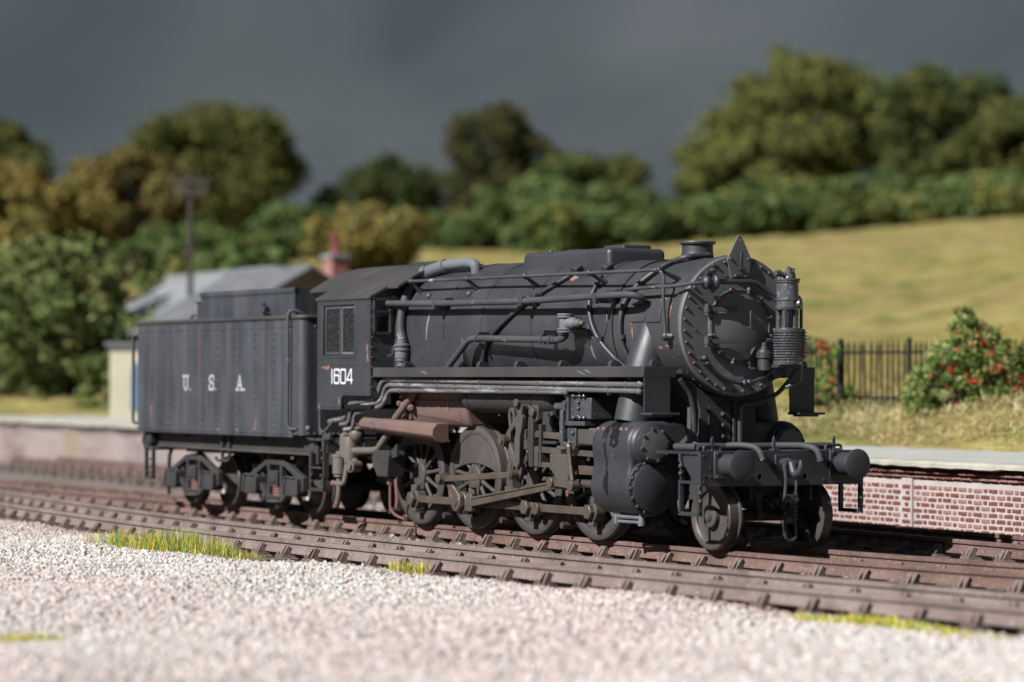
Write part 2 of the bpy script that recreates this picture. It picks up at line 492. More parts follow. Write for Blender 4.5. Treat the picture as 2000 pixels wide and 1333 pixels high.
def meadow_mat():
    m, nd, ln, b = new_mat('dry_meadow')
    tc = nd.new('ShaderNodeTexCoord').outputs['Object']
    c = mix(nd, ln, ramp(nd, ln, noise(nd, ln, tc, 0.035, 4, 0.6), 0.40, 0.60), (0.255, 0.212, 0.072), (0.245, 0.180, 0.085))
    c = mix(nd, ln, ramp(nd, ln, noise(nd, ln, tc, 0.14, 5, 0.7), 0.47, 0.60), c, (0.135, 0.145, 0.042))
    c = mix(nd, ln, ramp(nd, ln, noise(nd, ln, tc, 0.45, 4, 0.65), 0.46, 0.62), c, (0.32, 0.275, 0.105))
    ln.new(c, b.inputs['Base Color'])
    b.inputs['Roughness'].default_value = 1.0; b.inputs['Specular IOR Level'].default_value = 0.05
    bp = nd.new('ShaderNodeBump'); bp.inputs['Strength'].default_value = 0.9; bp.inputs['Distance'].default_value = 0.3
    ln.new(noise(nd, ln, tc, 1.6, 5, 0.7), bp.inputs['Height']); ln.new(bp.outputs['Normal'], b.inputs['Normal'])
    return m
M['meadow'] = meadow_mat()
tag(quads_mesh('hill', V, F, M['meadow'], smooth=True), kind='structure')

# ---- tracks
RAIL_PROF = [(-0.036, 0.0), (-0.038, -0.018), (-0.036, -0.050), (-0.010, -0.062), (-0.009, -0.118), (-0.030, -0.150), (-0.034, -0.185), (0.034, -0.185), (0.030, -0.150), (0.009, -0.118), (0.010, -0.062), (0.036, -0.050), (0.038, -0.018), (0.036, 0.0)]
def rail(fy, off, x0, x1, parent, rmat='rail', step=0.8):
    n = int((x1 - x0) / step)
    m = MB(); k = len(RAIL_PROF); vs = []; fs = []
    for i in range(n + 1):
        x = x0 + (x1 - x0) * i / n
        d = Vector((1, (fy(x + .05) - fy(x - .05)) / .1, 0)).normalized(); nn = Vector((-d.y, d.x, 0))
        c = Vector((x, fy(x), 0)) + nn * off
        for a, z in RAIL_PROF: vs.append(c + nn * a + Vector((0, 0, z)))
    for i in range(n):
        for j in range(k):
            fs.append((i * k + j, i * k + (j + 1) % k, (i + 1) * k + (j + 1) % k, (i + 1) * k + j))
    m.add(vs, fs)
    return m.build('rail', M[rmat], parent, angle=50)

def chair_mesh():
    m = MB()
    m.prism([(-0.11, -0.245), (0.11, -0.245), (0.10, -0.205), (-0.10, -0.205)], 'xz', -0.175, 0.175)      # base plate
    for s in (-1, 1):
        for x0 in (-0.062, 0.022):                                                                   # two ribs of a jaw
            m.prism([(s * 0.045, -0.075), (s * 0.068, -0.085), (s * 0.135, -0.195), (s * 0.145, -0.207), (s * 0.03, -0.207)], 'yz', x0, x0 + 0.04)
        m.prism([(s * 0.036, -0.09), (s * 0.056, -0.085), (s * 0.085, -0.207), (s * 0.03, -0.207)], 'yz', -0.06, 0.06)
        m.lathe([(0, 0.026), (0.03, 0.026), (0.045, 0.012)], (0.082 * s, 0.135 * s, -0.207), (0, 0, 1), 6)
    return m
def sleeper_mesh():
    m = MB()
    m.box(-0.125, 0.125, -1.27, 1.27, -0.375, -0.243)
    return m
_chs = []
for k_ in range(4):
    c_ = chair_mesh()
    c_.v = [(x + rnd.uniform(-.008, .008), y + rnd.uniform(-.009, .009), z + rnd.uniform(-.007, .007)) for x, y, z in c_.v]
    _chs.append(c_.build('rail_chair', M['chair'], None))
_sl = sleeper_mesh().build('sleeper', M['sleeper'], None, bevel=0.012, seg=1)
GAUGE = 0.627
def track(fy, x0, x1, label, phase=0.0, pitch=0.745, rmat='rail'):
    t = thing('railway_track', (-4, fy(-4), -0.36), label, 'railway track')
    o0 = origin_of(t)
    for off in (-GAUGE, GAUGE): rail(fy, off, x0, x1, t, rmat)
    x = x0 + phase
    while x < x1:
        d = (fy(x + .05) - fy(x - .05)) / .1; a = math.atan(d)
        c = _sl.copy(); COL.objects.link(c); c.parent = t
        c.location = (x - o0.x, fy(x) - o0.y + rnd.uniform(-.05, .05), -o0.z + rnd.uniform(-.004, .004)); c.rotation_euler = (0, 0, a + rnd.uniform(-.012, .012))
        for off in (-GAUGE, GAUGE):
            k = rnd.choice(_chs).copy(); COL.objects.link(k); k.parent = t
            k.location = (x - math.sin(a) * off - o0.x, fy(x) + math.cos(a) * off - o0.y, -o0.z); k.rotation_euler = (0, 0, a + rnd.uniform(-.03, .03))
        x += pitch * rnd.uniform(0.985, 1.015)
    return t
track(yA, -36, 9.5, 'rusty bullhead track that the black locomotive and its tender stand on', 0.1)
track(yN, -30, 12, 'dusty rusty siding track nearest to the camera, beside the pale gravel', 0.33, rmat='rail2')
track(yP, -44, 8, 'shaded track running along the foot of the brick platform wall', 0.2)
[bpy.data.objects.remove(c_) for c_ in _chs]; bpy.data.objects.remove(_sl)

# ---- loose stone: pale gravel yard and the ballast between the sleepers
def stones(name, pts, size, cols, mat, kind_label=None, zsink=0.35):
    n = len(pts)
    base = np.array([(x, y, z) for x in (-1, 1) for y in (-1, 1) for z in (-1, 1)], np.float32) * 0.5
    fac = np.array([(0, 1, 3, 2), (4, 6, 7, 5), (0, 4, 5, 1), (2, 3, 7, 6), (0, 2, 6, 4), (1, 5, 7, 3)], np.int32)
    v = np.repeat(base[None], n, 0) * (1 + rng.uniform(-0.40, 0.15, (n, 8, 1))) + rng.uniform(-0.14, 0.14, (n, 8, 3))
    v *= size[:, None, None] * rng.uniform(0.7, 1.25, (n, 1, 3))
    q = rng.normal(size=(n, 4)); q /= np.linalg.norm(q, axis=1)[:, None]
    w, x, y, z = q.T
    Rm = np.stack([1 - 2 * (y * y + z * z), 2 * (x * y - z * w), 2 * (x * z + y * w), 2 * (x * y + z * w), 1 - 2 * (x * x + z * z), 2 * (y * z - x * w), 2 * (x * z - y * w), 2 * (y * z + x * w), 1 - 2 * (x * x + y * y)], 1).reshape(n, 3, 3)
    v = np.einsum('nij,nkj->nki', Rm, v)
    v += pts[:, None, :] 
    F = (fac[None] + (np.arange(n) * 8)[:, None, None]).reshape(-1, 4)
    return tag(quads_mesh(name, v.reshape(-1, 3), F, mat, np.repeat(cols, 8, 0)), kind='stuff')

M['stone'] = plain('loose_stone', (1, 1, 1), 0.95, 0.1, tint=True, var=0.18, scale=30)
def vnoise(x, y, f=1.0):
    return (np.sin(1.3 * f * x + 0.7 * f * y) + np.sin(0.6 * f * x - 1.5 * f * y + 1.3) + np.sin(2.3 * f * x + 1.9 * f * y + 0.4) * 0.6) / 2.6
def sample_view(n, d0, d1, qlim=0.215):
    d = np.sqrt(rng.uniform(d0 * d0, d1 * d1, n)); q = rng.uniform(-qlim, qlim, n)
    P = H0[None] + HD[None] * d[:, None] + HR[None] * (q * d)[:, None]
    return P[:, 0], P[:, 1]
yNv = np.vectorize(yN); yAv = lambda x: 0.018 * np.maximum(0, x) ** 2
# the gravel yard in front of the siding
x, y = sample_view(224000, 18.5, 54, 0.235)
edge = yNv(x) - 0.80 + 0.16 * vnoise(x, y, 2.0)
keep = (y < edge) & (x < 14)
x, y = x[keep], y[keep]
dist = yNv(x) - 0.80 - y
gz = -0.255 + 0.06 * vnoise(x, y, 0.8) + 0.035 * np.clip(dist / 1.2, 0, 1)
sz = rng.uniform(0.020, 0.045, len(x)); big = rng.random(len(x)) < 0.012; sz[big] *= 1.7
pal = np.array([(0.60, 0.58, 0.565), (0.545, 0.525, 0.51), (0.62, 0.61, 0.60), (0.57, 0.495, 0.46), (0.49, 0.485, 0.48), (0.58, 0.47, 0.39)])
pk = rng.choice(6, len(x), p=[0.34, 0.24, 0.22, 0.13, 0.05, 0.02])
c = pal[pk] * rng.uniform(0.86, 1.06, (len(x), 1))
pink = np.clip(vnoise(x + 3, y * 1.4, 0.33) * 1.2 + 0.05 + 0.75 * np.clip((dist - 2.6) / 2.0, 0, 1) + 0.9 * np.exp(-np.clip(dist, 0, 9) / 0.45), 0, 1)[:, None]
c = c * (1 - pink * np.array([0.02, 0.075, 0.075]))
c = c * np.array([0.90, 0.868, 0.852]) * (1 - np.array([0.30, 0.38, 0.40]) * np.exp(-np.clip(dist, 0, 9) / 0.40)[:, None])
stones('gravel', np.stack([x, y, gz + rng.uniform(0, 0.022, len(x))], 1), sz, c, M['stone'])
# a bed for it, so that no floor shows between the stones
bx = np.linspace(-34, 15, 70)
V = []; F = []
for i, xx in enumerate(bx):
    for j in range(16):
        yy = yN(xx) - 0.85 - (j / 15) ** 1.4 * 26
        dd = yN(xx) - 0.85 - yy
        V.append((xx, yy, -0.265 - 0.05 * math.exp(-dd / 0.15) + 0.06 * float(vnoise(np.array(xx), np.array(yy), 0.8)) + 0.035 * min(1, max(0, dd / 1.2))))
for i in range(69):
    for j in range(15): F.append((i * 16 + j, (i + 1) * 16 + j, (i + 1) * 16 + j + 1, i * 16 + j + 1))
M['gravelbed'] = weathered('gravel_bed', (0.42, 0.385, 0.365), (0.48, 0.45, 0.43), (0.38, 0.33, 0.31), 0.5, 0.95, big=0.5, bump=0.8, fine=24, spec=0.1)
tag(quads_mesh('gravel_yard', V, F, M['gravelbed'], smooth=True), kind='structure')
# ballast between rails and tracks
x, y = sample_view(66000, 22, 60, 0.21)
keep = (y > yNv(x) - 1.15) & (y < 5.6 - 0.085 * x) & (x < 10) & (x > -36)
x, y = x[keep], y[keep]
keep = rng.random(len(x)) < np.where(y < 1.2, 1.0, 0.75)
x, y = x[keep], y[keep]
gz = -0.335 + np.where(np.abs(y - yNv(x)) < 0.56, 0.085, 0.0) + np.where((y > yNv(x) + 0.68) & (y < -0.7), 0.045, 0) + 0.02 * vnoise(x, y, 1.5) + 0.035 * np.clip(vnoise(x + 9, y, 0.45), 0, 1)
pal = np.array([(0.23, 0.18, 0.165), (0.29, 0.22, 0.20), (0.20, 0.175, 0.16), (0.38, 0.325, 0.30)])
c = pal[rng.choice(4, len(x), p=[0.35, 0.27, 0.25, 0.13])] * rng.uniform(0.8, 1.15, (len(x), 1))
stones('ballast', np.stack([x, y, gz + rng.uniform(0, 0.03, len(x))], 1), rng.uniform(0.032, 0.065, len(x)), c, M['stone'])

# ---- platform: bricks one by one where they can be told apart, brick material farther on
M['mortar'] = weathered('lime_mortar', (0.36, 0.305, 0.29), (0.44, 0.39, 0.375), (0.30, 0.21, 0.19), 0.5, 0.95, big=1.4, bump=0.7, fine=30, spec=0.1)
M['brick'] = weathered('red_brick', (0.185, 0.072, 0.056), (0.135, 0.055, 0.046), (0.05, 0.035, 0.035), 0.7, 0.9, big=5.0, bump=0.8, fine=34, spec=0.1)
M['brick2'] = weathered('limed_brick', (0.27, 0.145, 0.12), (0.21, 0.11, 0.092), (0.46, 0.38, 0.36), 0.6, 0.9, big=5.0, bump=0.8, fine=30, spec=0.1)
def far_brick():
    m, nd, ln, b = new_mat('far_brickwork')
    tc = nd.new('ShaderNodeTexCoord').outputs['Object']
    mp = nd.new('ShaderNodeMapping'); mp.inputs['Rotation'].default_value = (R(90), 0, 0); ln.new(tc, mp.inputs['Vector'])
    br = nd.new('ShaderNodeTexBrick')
    br.inputs['Scale'].default_value = 1.0; br.inputs['Brick Width'].default_value = 0.2; br.inputs['Row Height'].default_value = 0.084; br.inputs['Mortar Size'].default_value = 0.016
    br.inputs['Color1'].default_value = (0.22, 0.14, 0.125, 1); br.inputs['Color2'].default_value = (0.18, 0.125, 0.115, 1); br.inputs['Mortar'].default_value = (0.30, 0.26, 0.25, 1)
    ln.new(mp.outputs['Vector'], br.inputs['Vector'])
    c = mix(nd, ln, ramp(nd, ln, noise(nd, ln, tc, 0.5, 4), 0.4, 0.7), br.outputs['Color'], (0.27, 0.235, 0.225))
    c = mix(nd, ln, ramp(nd, ln, noise(nd, ln, tc, 0.35, 3), 0.56, 0.72), c, (0.19, 0.165, 0.085))
    c = mix(nd, ln, ramp(nd, ln, noise(nd, ln, tc, 0.8, 5, 0.6, (0.5, 0.5, 1.6)), 0.50, 0.70), c, (0.13, 0.095, 0.09))
    ln.new(c, b.inputs['Base Color']); b.inputs['Roughness'].default_value = 0.95
    return m
M['farbrick'] = far_brick()
M['slab'] = weathered('platform_asphalt', (0.36, 0.36, 0.345), (0.43, 0.43, 0.415), (0.20, 0.20, 0.19), 0.6, 0.95, big=0.8, bump=0.5, fine=26, spec=0.1)
M['edge'] = weathered('platform_edge', (0.30, 0.29, 0.25), (0.42, 0.41, 0.34), (0.14, 0.13, 0.12), 0.7, 0.95, big=2.0, bump=0.8, fine=20, spec=0.1)

plat = thing('station_platform', (-4, yW(-4) + 1, -0.36), 'long low station platform with limewashed red brick face and grey top', 'platform')
WD = Vector((1, -0.085, 0)).normalized(); WN = Vector((-0.085, -1, 0)).normalized()
def wp(s, out, z):                      # s metres along the wall from x = -4, out = proud of the face
    p = Vector((-4, yW(-4), 0)) + WD * s + WN * out
    return Vector((p.x, p.y, z))
def wbox(m, s0, s1, o0, o1, z0, z1):
    vs = [wp(s, o, z) for s in (s0, s1) for o in (o0, o1) for z in (z0, z1)]
    return m.add(vs, [(0, 1, 3, 2), (4, 6, 7, 5), (0, 4, 5, 1), (2, 3, 7, 6), (0, 2, 6, 4), (1, 5, 7, 3)])
SB = -2.62                                # bricks are laid one by one to the right of this
m = MB(); wbox(m, SB, 2.95, -0.35, 0.0, -0.4, 0.66)
wall = m.build('retaining_wall', M['mortar'], plat, bevel=0)
m = MB(); wbox(m, -75, SB, -0.35, 0.004, -0.4, 0.66)
m.build('far_wall', M['farbrick'], plat)
m = MB(); wbox(m, 2.95, 13, -0.35, 0.004, -0.4, 0.66)
m.build('far_wall', M['farbrick'], plat)
# brick shapes shared between alike pieces
def brick_mesh(L, mat, seed):
    r2 = random.Random(seed); m = MB()
    h = 0.058; n = 5
    ring = []
    for i in range(n): ring.append((-L / 2 + L * i / (n - 1), -h / 2 + r2.uniform(-.004, .006)))
    for i in range(n): ring.append((L / 2 - L * i / (n - 1), h / 2 + r2.uniform(-.006, .004)))
    vs = [WD * a + Vector((0, 0, b)) - WN * 0.01 for a, b in ring] + [WD * (a * 0.955) + Vector((0, 0, b * 0.86)) + WN * (0.010 + r2.uniform(-.003, .003)) for a, b in ring]
    k = len(ring)
    m.add(vs, [(i, (i + 1) % k, k + (i + 1) % k, k + i) for i in range(k)] + [tuple(range(k, 2 * k))])
    o = m.build('brick', mat, None, angle=30)
    me = o.data; bpy.data.objects.remove(o)
    return me
ST = [brick_mesh(0.205, M['brick'], i) for i in range(5)] + [brick_mesh(0.20, M['brick2'], 9 + i) for i in range(2)]
HE = [brick_mesh(0.086, M['brick'], 20 + i) for i in range(4)] + [brick_mesh(0.086, M['brick2'], 30 + i) for i in range(2)]
wo = origin_of(wall)
nb = 0
for k in range(10):
    z = -0.245 + k * 0.0858
    s = SB + 0.15 + (0.187 if k % 2 else 0.0); i = 0
    while s < 2.86 and nb < 299:
        st = i % 2 == 0
        if not (-0.50 < s < -0.06):
            me = rnd.choice(ST if st else HE)
            if k > 7 and rnd.random() < 0.4: me = rnd.choice((ST if st else HE)[-2:])
            b = bpy.data.objects.new('brick', me); COL.objects.link(b); b.parent = wall
            b.location = wp(s + rnd.uniform(-.006, .006), 0, z + rnd.uniform(-.004, .004)) - wo
            nb += 1
        s += 0.187; i += 1
# pier
m = MB(); wbox(m, -0.41, -0.15, 0.0, 0.045, -0.4, 0.655)
pier = m.build('pier', M['mortar'], plat, bevel=0.008)
po = origin_of(pier)
for k in range(10):
    b = bpy.data.objects.new('brick', ST[k % 5] if k % 2 else HE[k % 4]); COL.objects.link(b); b.parent = pier
    b.location = wp(-0.28 + (0 if k % 2 else rnd.uniform(-.05, .05)), 0.045, -0.245 + k * 0.0858) - po
# oversailing courses and the edge slab
def course(out, z0, z1, seed):
    r2 = random.Random(seed); s = -2.7; k = 0
    c = MB(); wbox(c, -75, 13, -0.3, out - 0.02, z0 + 0.004, z1 - 0.004)
    cc = c.build('oversailing_course', M['mortar'], plat)
    while s < 2.9:
        L = 0.205
        m = MB(); wbox(m, s, s + L + r2.uniform(-.01, .006), out - 0.05, out + r2.uniform(-.006, .006), z0 + r2.uniform(0, .008), z1 - r2.uniform(0, .008))
        m.build('brick', M['brick2'] if r2.random() < 0.7 else M['brick'], cc, bevel=0.012, seg=1)
        s += 0.225; k += 1
course(0.055, 0.662, 0.712, 1)
course(0.115, 0.735, 0.795, 2)
m = MB(); wbox(m, -75, 13, -0.3, 0.03, 0.70, 0.83); m.build('bearing_course', M['mortar'], plat)
# slab with a ragged lower lip
vs = []; fs = []; N = 420
r2 = random.Random(5)
for i in range(N + 1):
    s = -75 + 88 * i / N if i < 150 else -43.6 + (56.6) * (i - 150) / (N - 150)
    j = r2.uniform(-.018, .018) + 0.015 * math.sin(s * 1.7)
    for o, z in ((-6.2, PLAT_Z), (-0.28, PLAT_Z), (0.10, PLAT_Z), (0.19 + j * .3, PLAT_Z - 0.008), (0.225 + j * .3, PLAT_Z - 0.035), (0.225 + j * .2, PLAT_Z - 0.09 - j * .6), (0.17, PLAT_Z - 0.105 - j), (0.0, PLAT_Z - 0.10)):
        vs.append(wp(s, o, z))
for i in range(N):
    for k in range(7): fs.append((i * 8 + k, i * 8 + k + 1, (i + 1) * 8 + k + 1, (i + 1) * 8 + k))
m = MB(); m.add(vs, fs)
o = m.build('platform_slab', M['slab'], plat, angle=40)
o.data.materials.append(M['edge'])
for p in o.data.polygons:
    if p.index % 7 >= 1: p.material_index = 1
# ================================================================== plants, fence, buildings behind
M['leaf'] = plain('foliage', (1, 1, 1), 0.9, 0.15, tint=True)
M['blade'] = plain('grass_fibre', (1, 1, 1), 0.7, 0.25, tint=True)
M['bark'] = weathered('bark', (0.085, 0.062, 0.045), (0.12, 0.09, 0.065), None, rough=0.95, bump=0.8, fine=6, spec=0.1)
M['petal'] = plain('red_petals', (0.62, 0.035, 0.035), 0.7, 0.3)
M['twig'] = plain('dry_twig', (0.42, 0.36, 0.24), 0.9, 0.1)

def leaf_cloud(name, centres, radii, per, size, cols, parent, squash=0.8, mat=None, jitter=0.22, shell=0.55):
    """leaf quads over many clumps; centres (n,3), radii (n,), cols (n,3)"""
    n = len(centres)
    ci = np.repeat(np.arange(n), per)
    k = len(ci)
    d = rng.normal(size=(k, 3)); d /= np.linalg.norm(d, axis=1)[:, None]
    rr = radii[ci] * (shell + (1 - shell) * rng.random(k)) * rng.uniform(0.85, 1.12, k)
    p = centres[ci] + d * rr[:, None] * np.array([1, 1, squash])
    nrm = d + rng.normal(scale=0.65, size=(k, 3)); nrm /= np.linalg.norm(nrm, axis=1)[:, None]
    a = np.cross(nrm, rng.normal(size=(k, 3))); a /= np.linalg.norm(a, axis=1)[:, None]
    b = np.cross(nrm, a)
    s = size * rng.uniform(0.6, 1.3, k)[:, None]
    V = np.stack([p - a * s * .5, p + b * s * .32, p + a * s * .5, p - b * s * .32], 1).reshape(-1, 3)
    F = np.arange(k * 4).reshape(-1, 4)
    c = cols[ci] * rng.uniform(1 - jitter, 1 + jitter, (k, 1))
    return quads_mesh(name, V, F, mat or M['leaf'], np.repeat(c, 4, 0), parent)

def crown_clumps(lobes, density, rclump):
    """clump centres spread through the volume of several lobes (x,y,z,rx,ry,rz)"""
    P = []; Rr = []
    for lx, ly, lz, rx, ry, rz in lobes:
        n = max(4, int(density * (rx * ry * rz) ** (2 / 3)))
        d = rng.normal(size=(n, 3)); d /= np.linalg.norm(d, axis=1)[:, None]
        t = rng.uniform(0.55, 1.0, (n, 1)) ** 0.6
        P.append(np.array([lx, ly, lz]) + d * t * np.array([rx, ry, rz]) * 0.86)
        Rr.append(rng.uniform(0.7, 1.25, n) * rclump)
    return np.concatenate(P), np.concatenate(Rr)

def tree(name, label, base, ztop, r, pal, lobes_n=13, cat='tree', group=None, rclump=0.55, per=46, size=0.30, dens=17, trunk=True, seed=0, low=0.25, lean=(0, 0)):
    x, y = base; z0 = ground_z(x, y) - 0.15
    h = ztop - z0
    t = thing(name, (x, y, z0), label, cat, group)
    r2 = random.Random(seed)
    lobes = []
    for i in range(lobes_n):
        f = (i + 0.5) / lobes_n
        a = i * 2.4 + r2.uniform(-.4, .4)
        zz = z0 + h * (low + (0.86 - low) * f)
        w = r * (0.62 * math.sin(PI * min(1, 0.18 + 0.80 * (1 - f) + 0.05)) + 0.12)
        lr = r * r2.uniform(0.26, 0.52) * (1.0 if f < 0.75 else 0.85)
        lobes.append((x + math.cos(a) * w + lean[0] * f, y + math.sin(a) * w + lean[1] * f, min(zz, ztop - lr * 0.75), lr, lr, lr * 0.78))
    lobes.append((x + lean[0], y + lean[1], ztop - r * 0.34, r * 0.45, r * 0.45, r * 0.34))
    P, Rr = crown_clumps(lobes, dens * 0.62, rclump * 1.12 * r / 2.6)
    k3 = 5.5 / r; ph = seed * 1.7
    P = P + 0.09 * r * np.stack([np.sin(k3 * P[:, 1] + ph) + np.sin(1.7 * k3 * P[:, 2]), np.sin(k3 * P[:, 2] + 2 * ph) + np.sin(1.6 * k3 * P[:, 0]), 0.35 * (np.sin(k3 * P[:, 0] + ph) + np.sin(1.9 * k3 * P[:, 1]))], 1)
    Rr = Rr * rng.uniform(0.6, 1.5, len(P))
    cols = np.array(pal)[rng.integers(0, len(pal), len(P))] * rng.uniform(0.82, 1.18, (len(P), 1))
    leaf_cloud('crown', P, Rr, per, size, cols, t)
    if trunk:
        m = MB()
        top = z0 + h * 0.72
        m.tube([(x, y, z0 - 0.3), (x + .1, y, z0 + h * .25), (x - .05 + lean[0] * .4, y + lean[1] * .4, z0 + h * .5), (x + lean[0] * .7, y + lean[1] * .7, top)], [r * .105, r * .075, r * .055, r * .02], 8)
        for lb in lobes[:7]:
            zs = z0 + h * r2.uniform(.28, .5)
            m.tube([(x + lean[0] * .3, y + lean[1] * .3, zs), ((x + lb[0]) / 2, (y + lb[1]) / 2, (zs + lb[2]) / 2 + .1), (lb[0], lb[1], lb[2])], [r * .045, r * .03, r * .012], 6)
        m.build('trunk', M['bark'], t)
    return t

DK = [(0.030, 0.042, 0.012), (0.045, 0.060, 0.017), (0.060, 0.072, 0.022)]
OLV = [(0.085, 0.090, 0.026), (0.110, 0.108, 0.032), (0.060, 0.068, 0.020)]
YEL = [(0.190, 0.150, 0.042), (0.160, 0.130, 0.038), (0.120, 0.110, 0.032)]
BRN = [(0.125, 0.095, 0.032), (0.100, 0.080, 0.028), (0.140, 0.105, 0.036)]
GRN = [(0.072, 0.110, 0.034), (0.090, 0.125, 0.042), (0.058, 0.090, 0.028)]
LIT = [(0.120, 0.130, 0.034), (0.150, 0.150, 0.040), (0.090, 0.105, 0.028)]
BRD = [(0.060, 0.054, 0.022), (0.075, 0.066, 0.026), (0.045, 0.042, 0.017)]
TG = 'trees and bushes along the hill crest'
KW = dict(group=TG, rclump=0.42, size=0.50, per=48)
tree('oak_tree', 'dark green tree cut by the left picture edge, above the yellow bush', (-227.1, 76.9), 26.8, 5.2, DK + OLV, seed=1, **KW)
tree('hawthorn_bush', 'large ochre yellow bush at the left picture edge', (-159.8, 53.2), 17.2, 5.2, YEL, seed=2, low=0.10, cat='bush', **KW)
tree('oak_tree', 'tall broad olive tree behind the telegraph pole', (-221.0, 96.6), 29.1, 7.5, OLV + [(0.08, 0.09, 0.025)], 20, seed=3, dens=13, **KW)
tree('maple_tree', 'brownish yellow round tree left of the telegraph pole', (-188.7, 73.0), 21.1, 5.0, BRN + YEL[1:], seed=4, low=0.10, **KW)
tree('laurel_bush', 'bright green rounded bush beside the yellow bush and brick chimney', (-181.7, 84.7), 16.9, 3.3, GRN, seed=5, low=0.1, cat='bush', **KW)
tree('gorse_bush', 'pale yellow bush right behind the pink brick chimney', (-138.6, 69.1), 13.8, 3.9, YEL + [(0.17, 0.15, 0.05)], seed=6, low=0.1, cat='bush', **KW)
tree('holly_tree', 'low dark green tree left of the tall brown tree', (-212.8, 110.4), 23.7, 5.9, DK, seed=7, low=0.15, dens=13, **KW)
tree('beech_tree', 'tall dark brown leaning tree at the middle of the crest', (-220.2, 126.2), 30.6, 5.2, BRD + DK[1:2], 16, seed=8, low=0.2, lean=(0.6, 1.2), **KW)
tree('hazel_tree', 'rounded green tree right of the tall brown tree', (-192.1, 119.6), 23.2, 6.1, GRN[:1] + OLV + DK[1:], seed=9, low=0.08, dens=13, **KW)
tree('lime_tree', 'largest yellow green tree standing above the right hand hedge', (-199.1, 151.3), 35.2, 8.9, LIT + OLV, 22, seed=10, dens=12, low=0.2, **KW)
tree('oak_tree', 'dark green layered tree beside the largest yellow green tree', (-181.1, 153.4), 32.7, 6.8, DK + OLV[:2] + GRN[2:], 18, seed=11, dens=12, low=0.2, **KW)
tree('ash_tree', 'grey green tree cut by the right picture edge', (-165.0, 150.6), 28.1, 5.2, OLV + LIT[2:], seed=12, **KW)
tree('elder_bush', 'tall olive bush filling the gap left of the largest tree', (-195.0, 139.7), 26.0, 5.4, LIT + OLV, seed=13, low=0.1, cat='bush', **KW)
hd = [
    (-123.3, 46.1, 9.9, 2.5, 'dense green shrub between the ivy bush and the telegraph pole'),
    (-108.0, 42.6, 9.0, 1.9, 'low dark shrub just above the pale grey roof'),
    (-97.2, 41.0, 8.8, 1.9, 'green shrub above the dark slate roof ridge'),
    (-177.5, 72.4, 14.4, 3.3, 'low olive shrub below the tall broad olive tree'),
    (-166.3, 71.5, 13.4, 3.0, 'dark green shrub right behind the telegraph pole foot'),
    (-171.0, 77.3, 13.7, 2.6, 'green shrub left of the bright rounded bush'),
    (-173.7, 84.5, 14.7, 3.2, 'shrub between the bright rounded bush and the low dark tree'),
    (-184.2, 99.9, 16.7, 3.9, 'brown green shrub under the gap left of the tall brown tree'),
    (-177.8, 100.8, 16.0, 3.6, 'low dark shrub at the foot of the tall brown tree'),
    (-168.7, 100.3, 18.9, 4.4, 'bright green rounded shrub below the tall brown tree'),
    (-158.6, 97.8, 16.2, 3.5, 'low bright green shrub left of the rounded tree foot'),
    (-172.2, 110.0, 18.7, 4.0, 'green shrub under the rounded tree'),
    (-167.2, 110.6, 16.4, 2.9, 'small green shrub right of the rounded tree'),
    (-174.0, 118.7, 16.9, 3.4, 'olive green shrub where the crest begins to rise'),
    (-180.6, 127.1, 18.9, 4.3, 'tall green shrub left of the olive bush'),
    (-164.8, 118.5, 17.7, 3.5, 'low bright shrub in front of the olive bush'),
    (-171.1, 127.2, 19.8, 4.7, 'broad bright green shrub below the left of the largest tree'),
    (-162.8, 125.6, 18.4, 3.8, 'green shrub below the middle of the largest tree'),
    (-170.7, 135.7, 20.2, 4.5, 'green shrub between the largest tree and the dark layered tree'),
    (-159.3, 131.4, 18.2, 4.0, 'low green shrub under the dark layered tree'),
    (-162.3, 138.0, 19.3, 4.1, 'green shrub right below the dark layered tree'),
    (-155.9, 136.9, 19.9, 4.3, 'bright green shrub near the right picture edge'),
    (-149.7, 135.7, 19.0, 4.2, 'green shrub cut by the right picture edge'),
]
for i, (x, y, zt, rr, lab) in enumerate(hd):
    pal = (GRN + [(0.10, 0.14, 0.045)], GRN[:2] + LIT[:2], GRN + OLV[:1])[i % 3]
    tree('crest_shrub', lab, (x, y), zt, rr, pal, 9 + i % 4, 'shrub', 'green shrubs along the hill crest', seed=40 + i, trunk=False, low=0.0, dens=13, size=0.55, rclump=0.42)
# ivy and scrub on the bank left of the huts
ivy = [(-62.5, 15.0, 2.9, 7.0, GRN), (-63.8, 17.6, 2.1, 6.2, GRN + DK[2:]), (-60.6, 18.0, 1.7, 4.4, GRN), (-64.5, 12.2, 1.6, 4.2, GRN + LIT[:1]), (-58.5, 16.4, 1.3, 3.2, GRN[:2]), (-77.2, 20.0, 1.8, 5.2, GRN), (-68.9, 18.3, 1.5, 4.8, GRN), (-61.9, 16.5, 1.2, 3.7, GRN)]
IVY = [(0.125, 0.160, 0.052), (0.150, 0.180, 0.064), (0.095, 0.128, 0.042)]
ivy = [(a_, b_, c_, d_, IVY + ([(0.16, 0.15, 0.06)] if k_ % 2 else [])) for k_, (a_, b_, c_, d_, e_) in enumerate(ivy)]
iw = ['tall ivy green bush covering the bank left of the grey roofs', 'green bush touching the left end of the grey roofs', 'green bush above the cream hut', 'low green bush on the tan bank at the left', 'small green bush beside the cream hut', 'bright green scrub on the tan bank at the left edge', 'bright green scrub below the tall ivy bush', 'low bright scrub at the bank foot left of the cream hut']
for i, (x, y, r, zt, pal) in enumerate(ivy):
    tree('bank_bush', iw[i], (x, y), zt, r, pal, 12, 'bush', 'green bushes on the bank by the huts', seed=60 + i, trunk=False, low=0.0, dens=26, rclump=0.42, size=0.24)
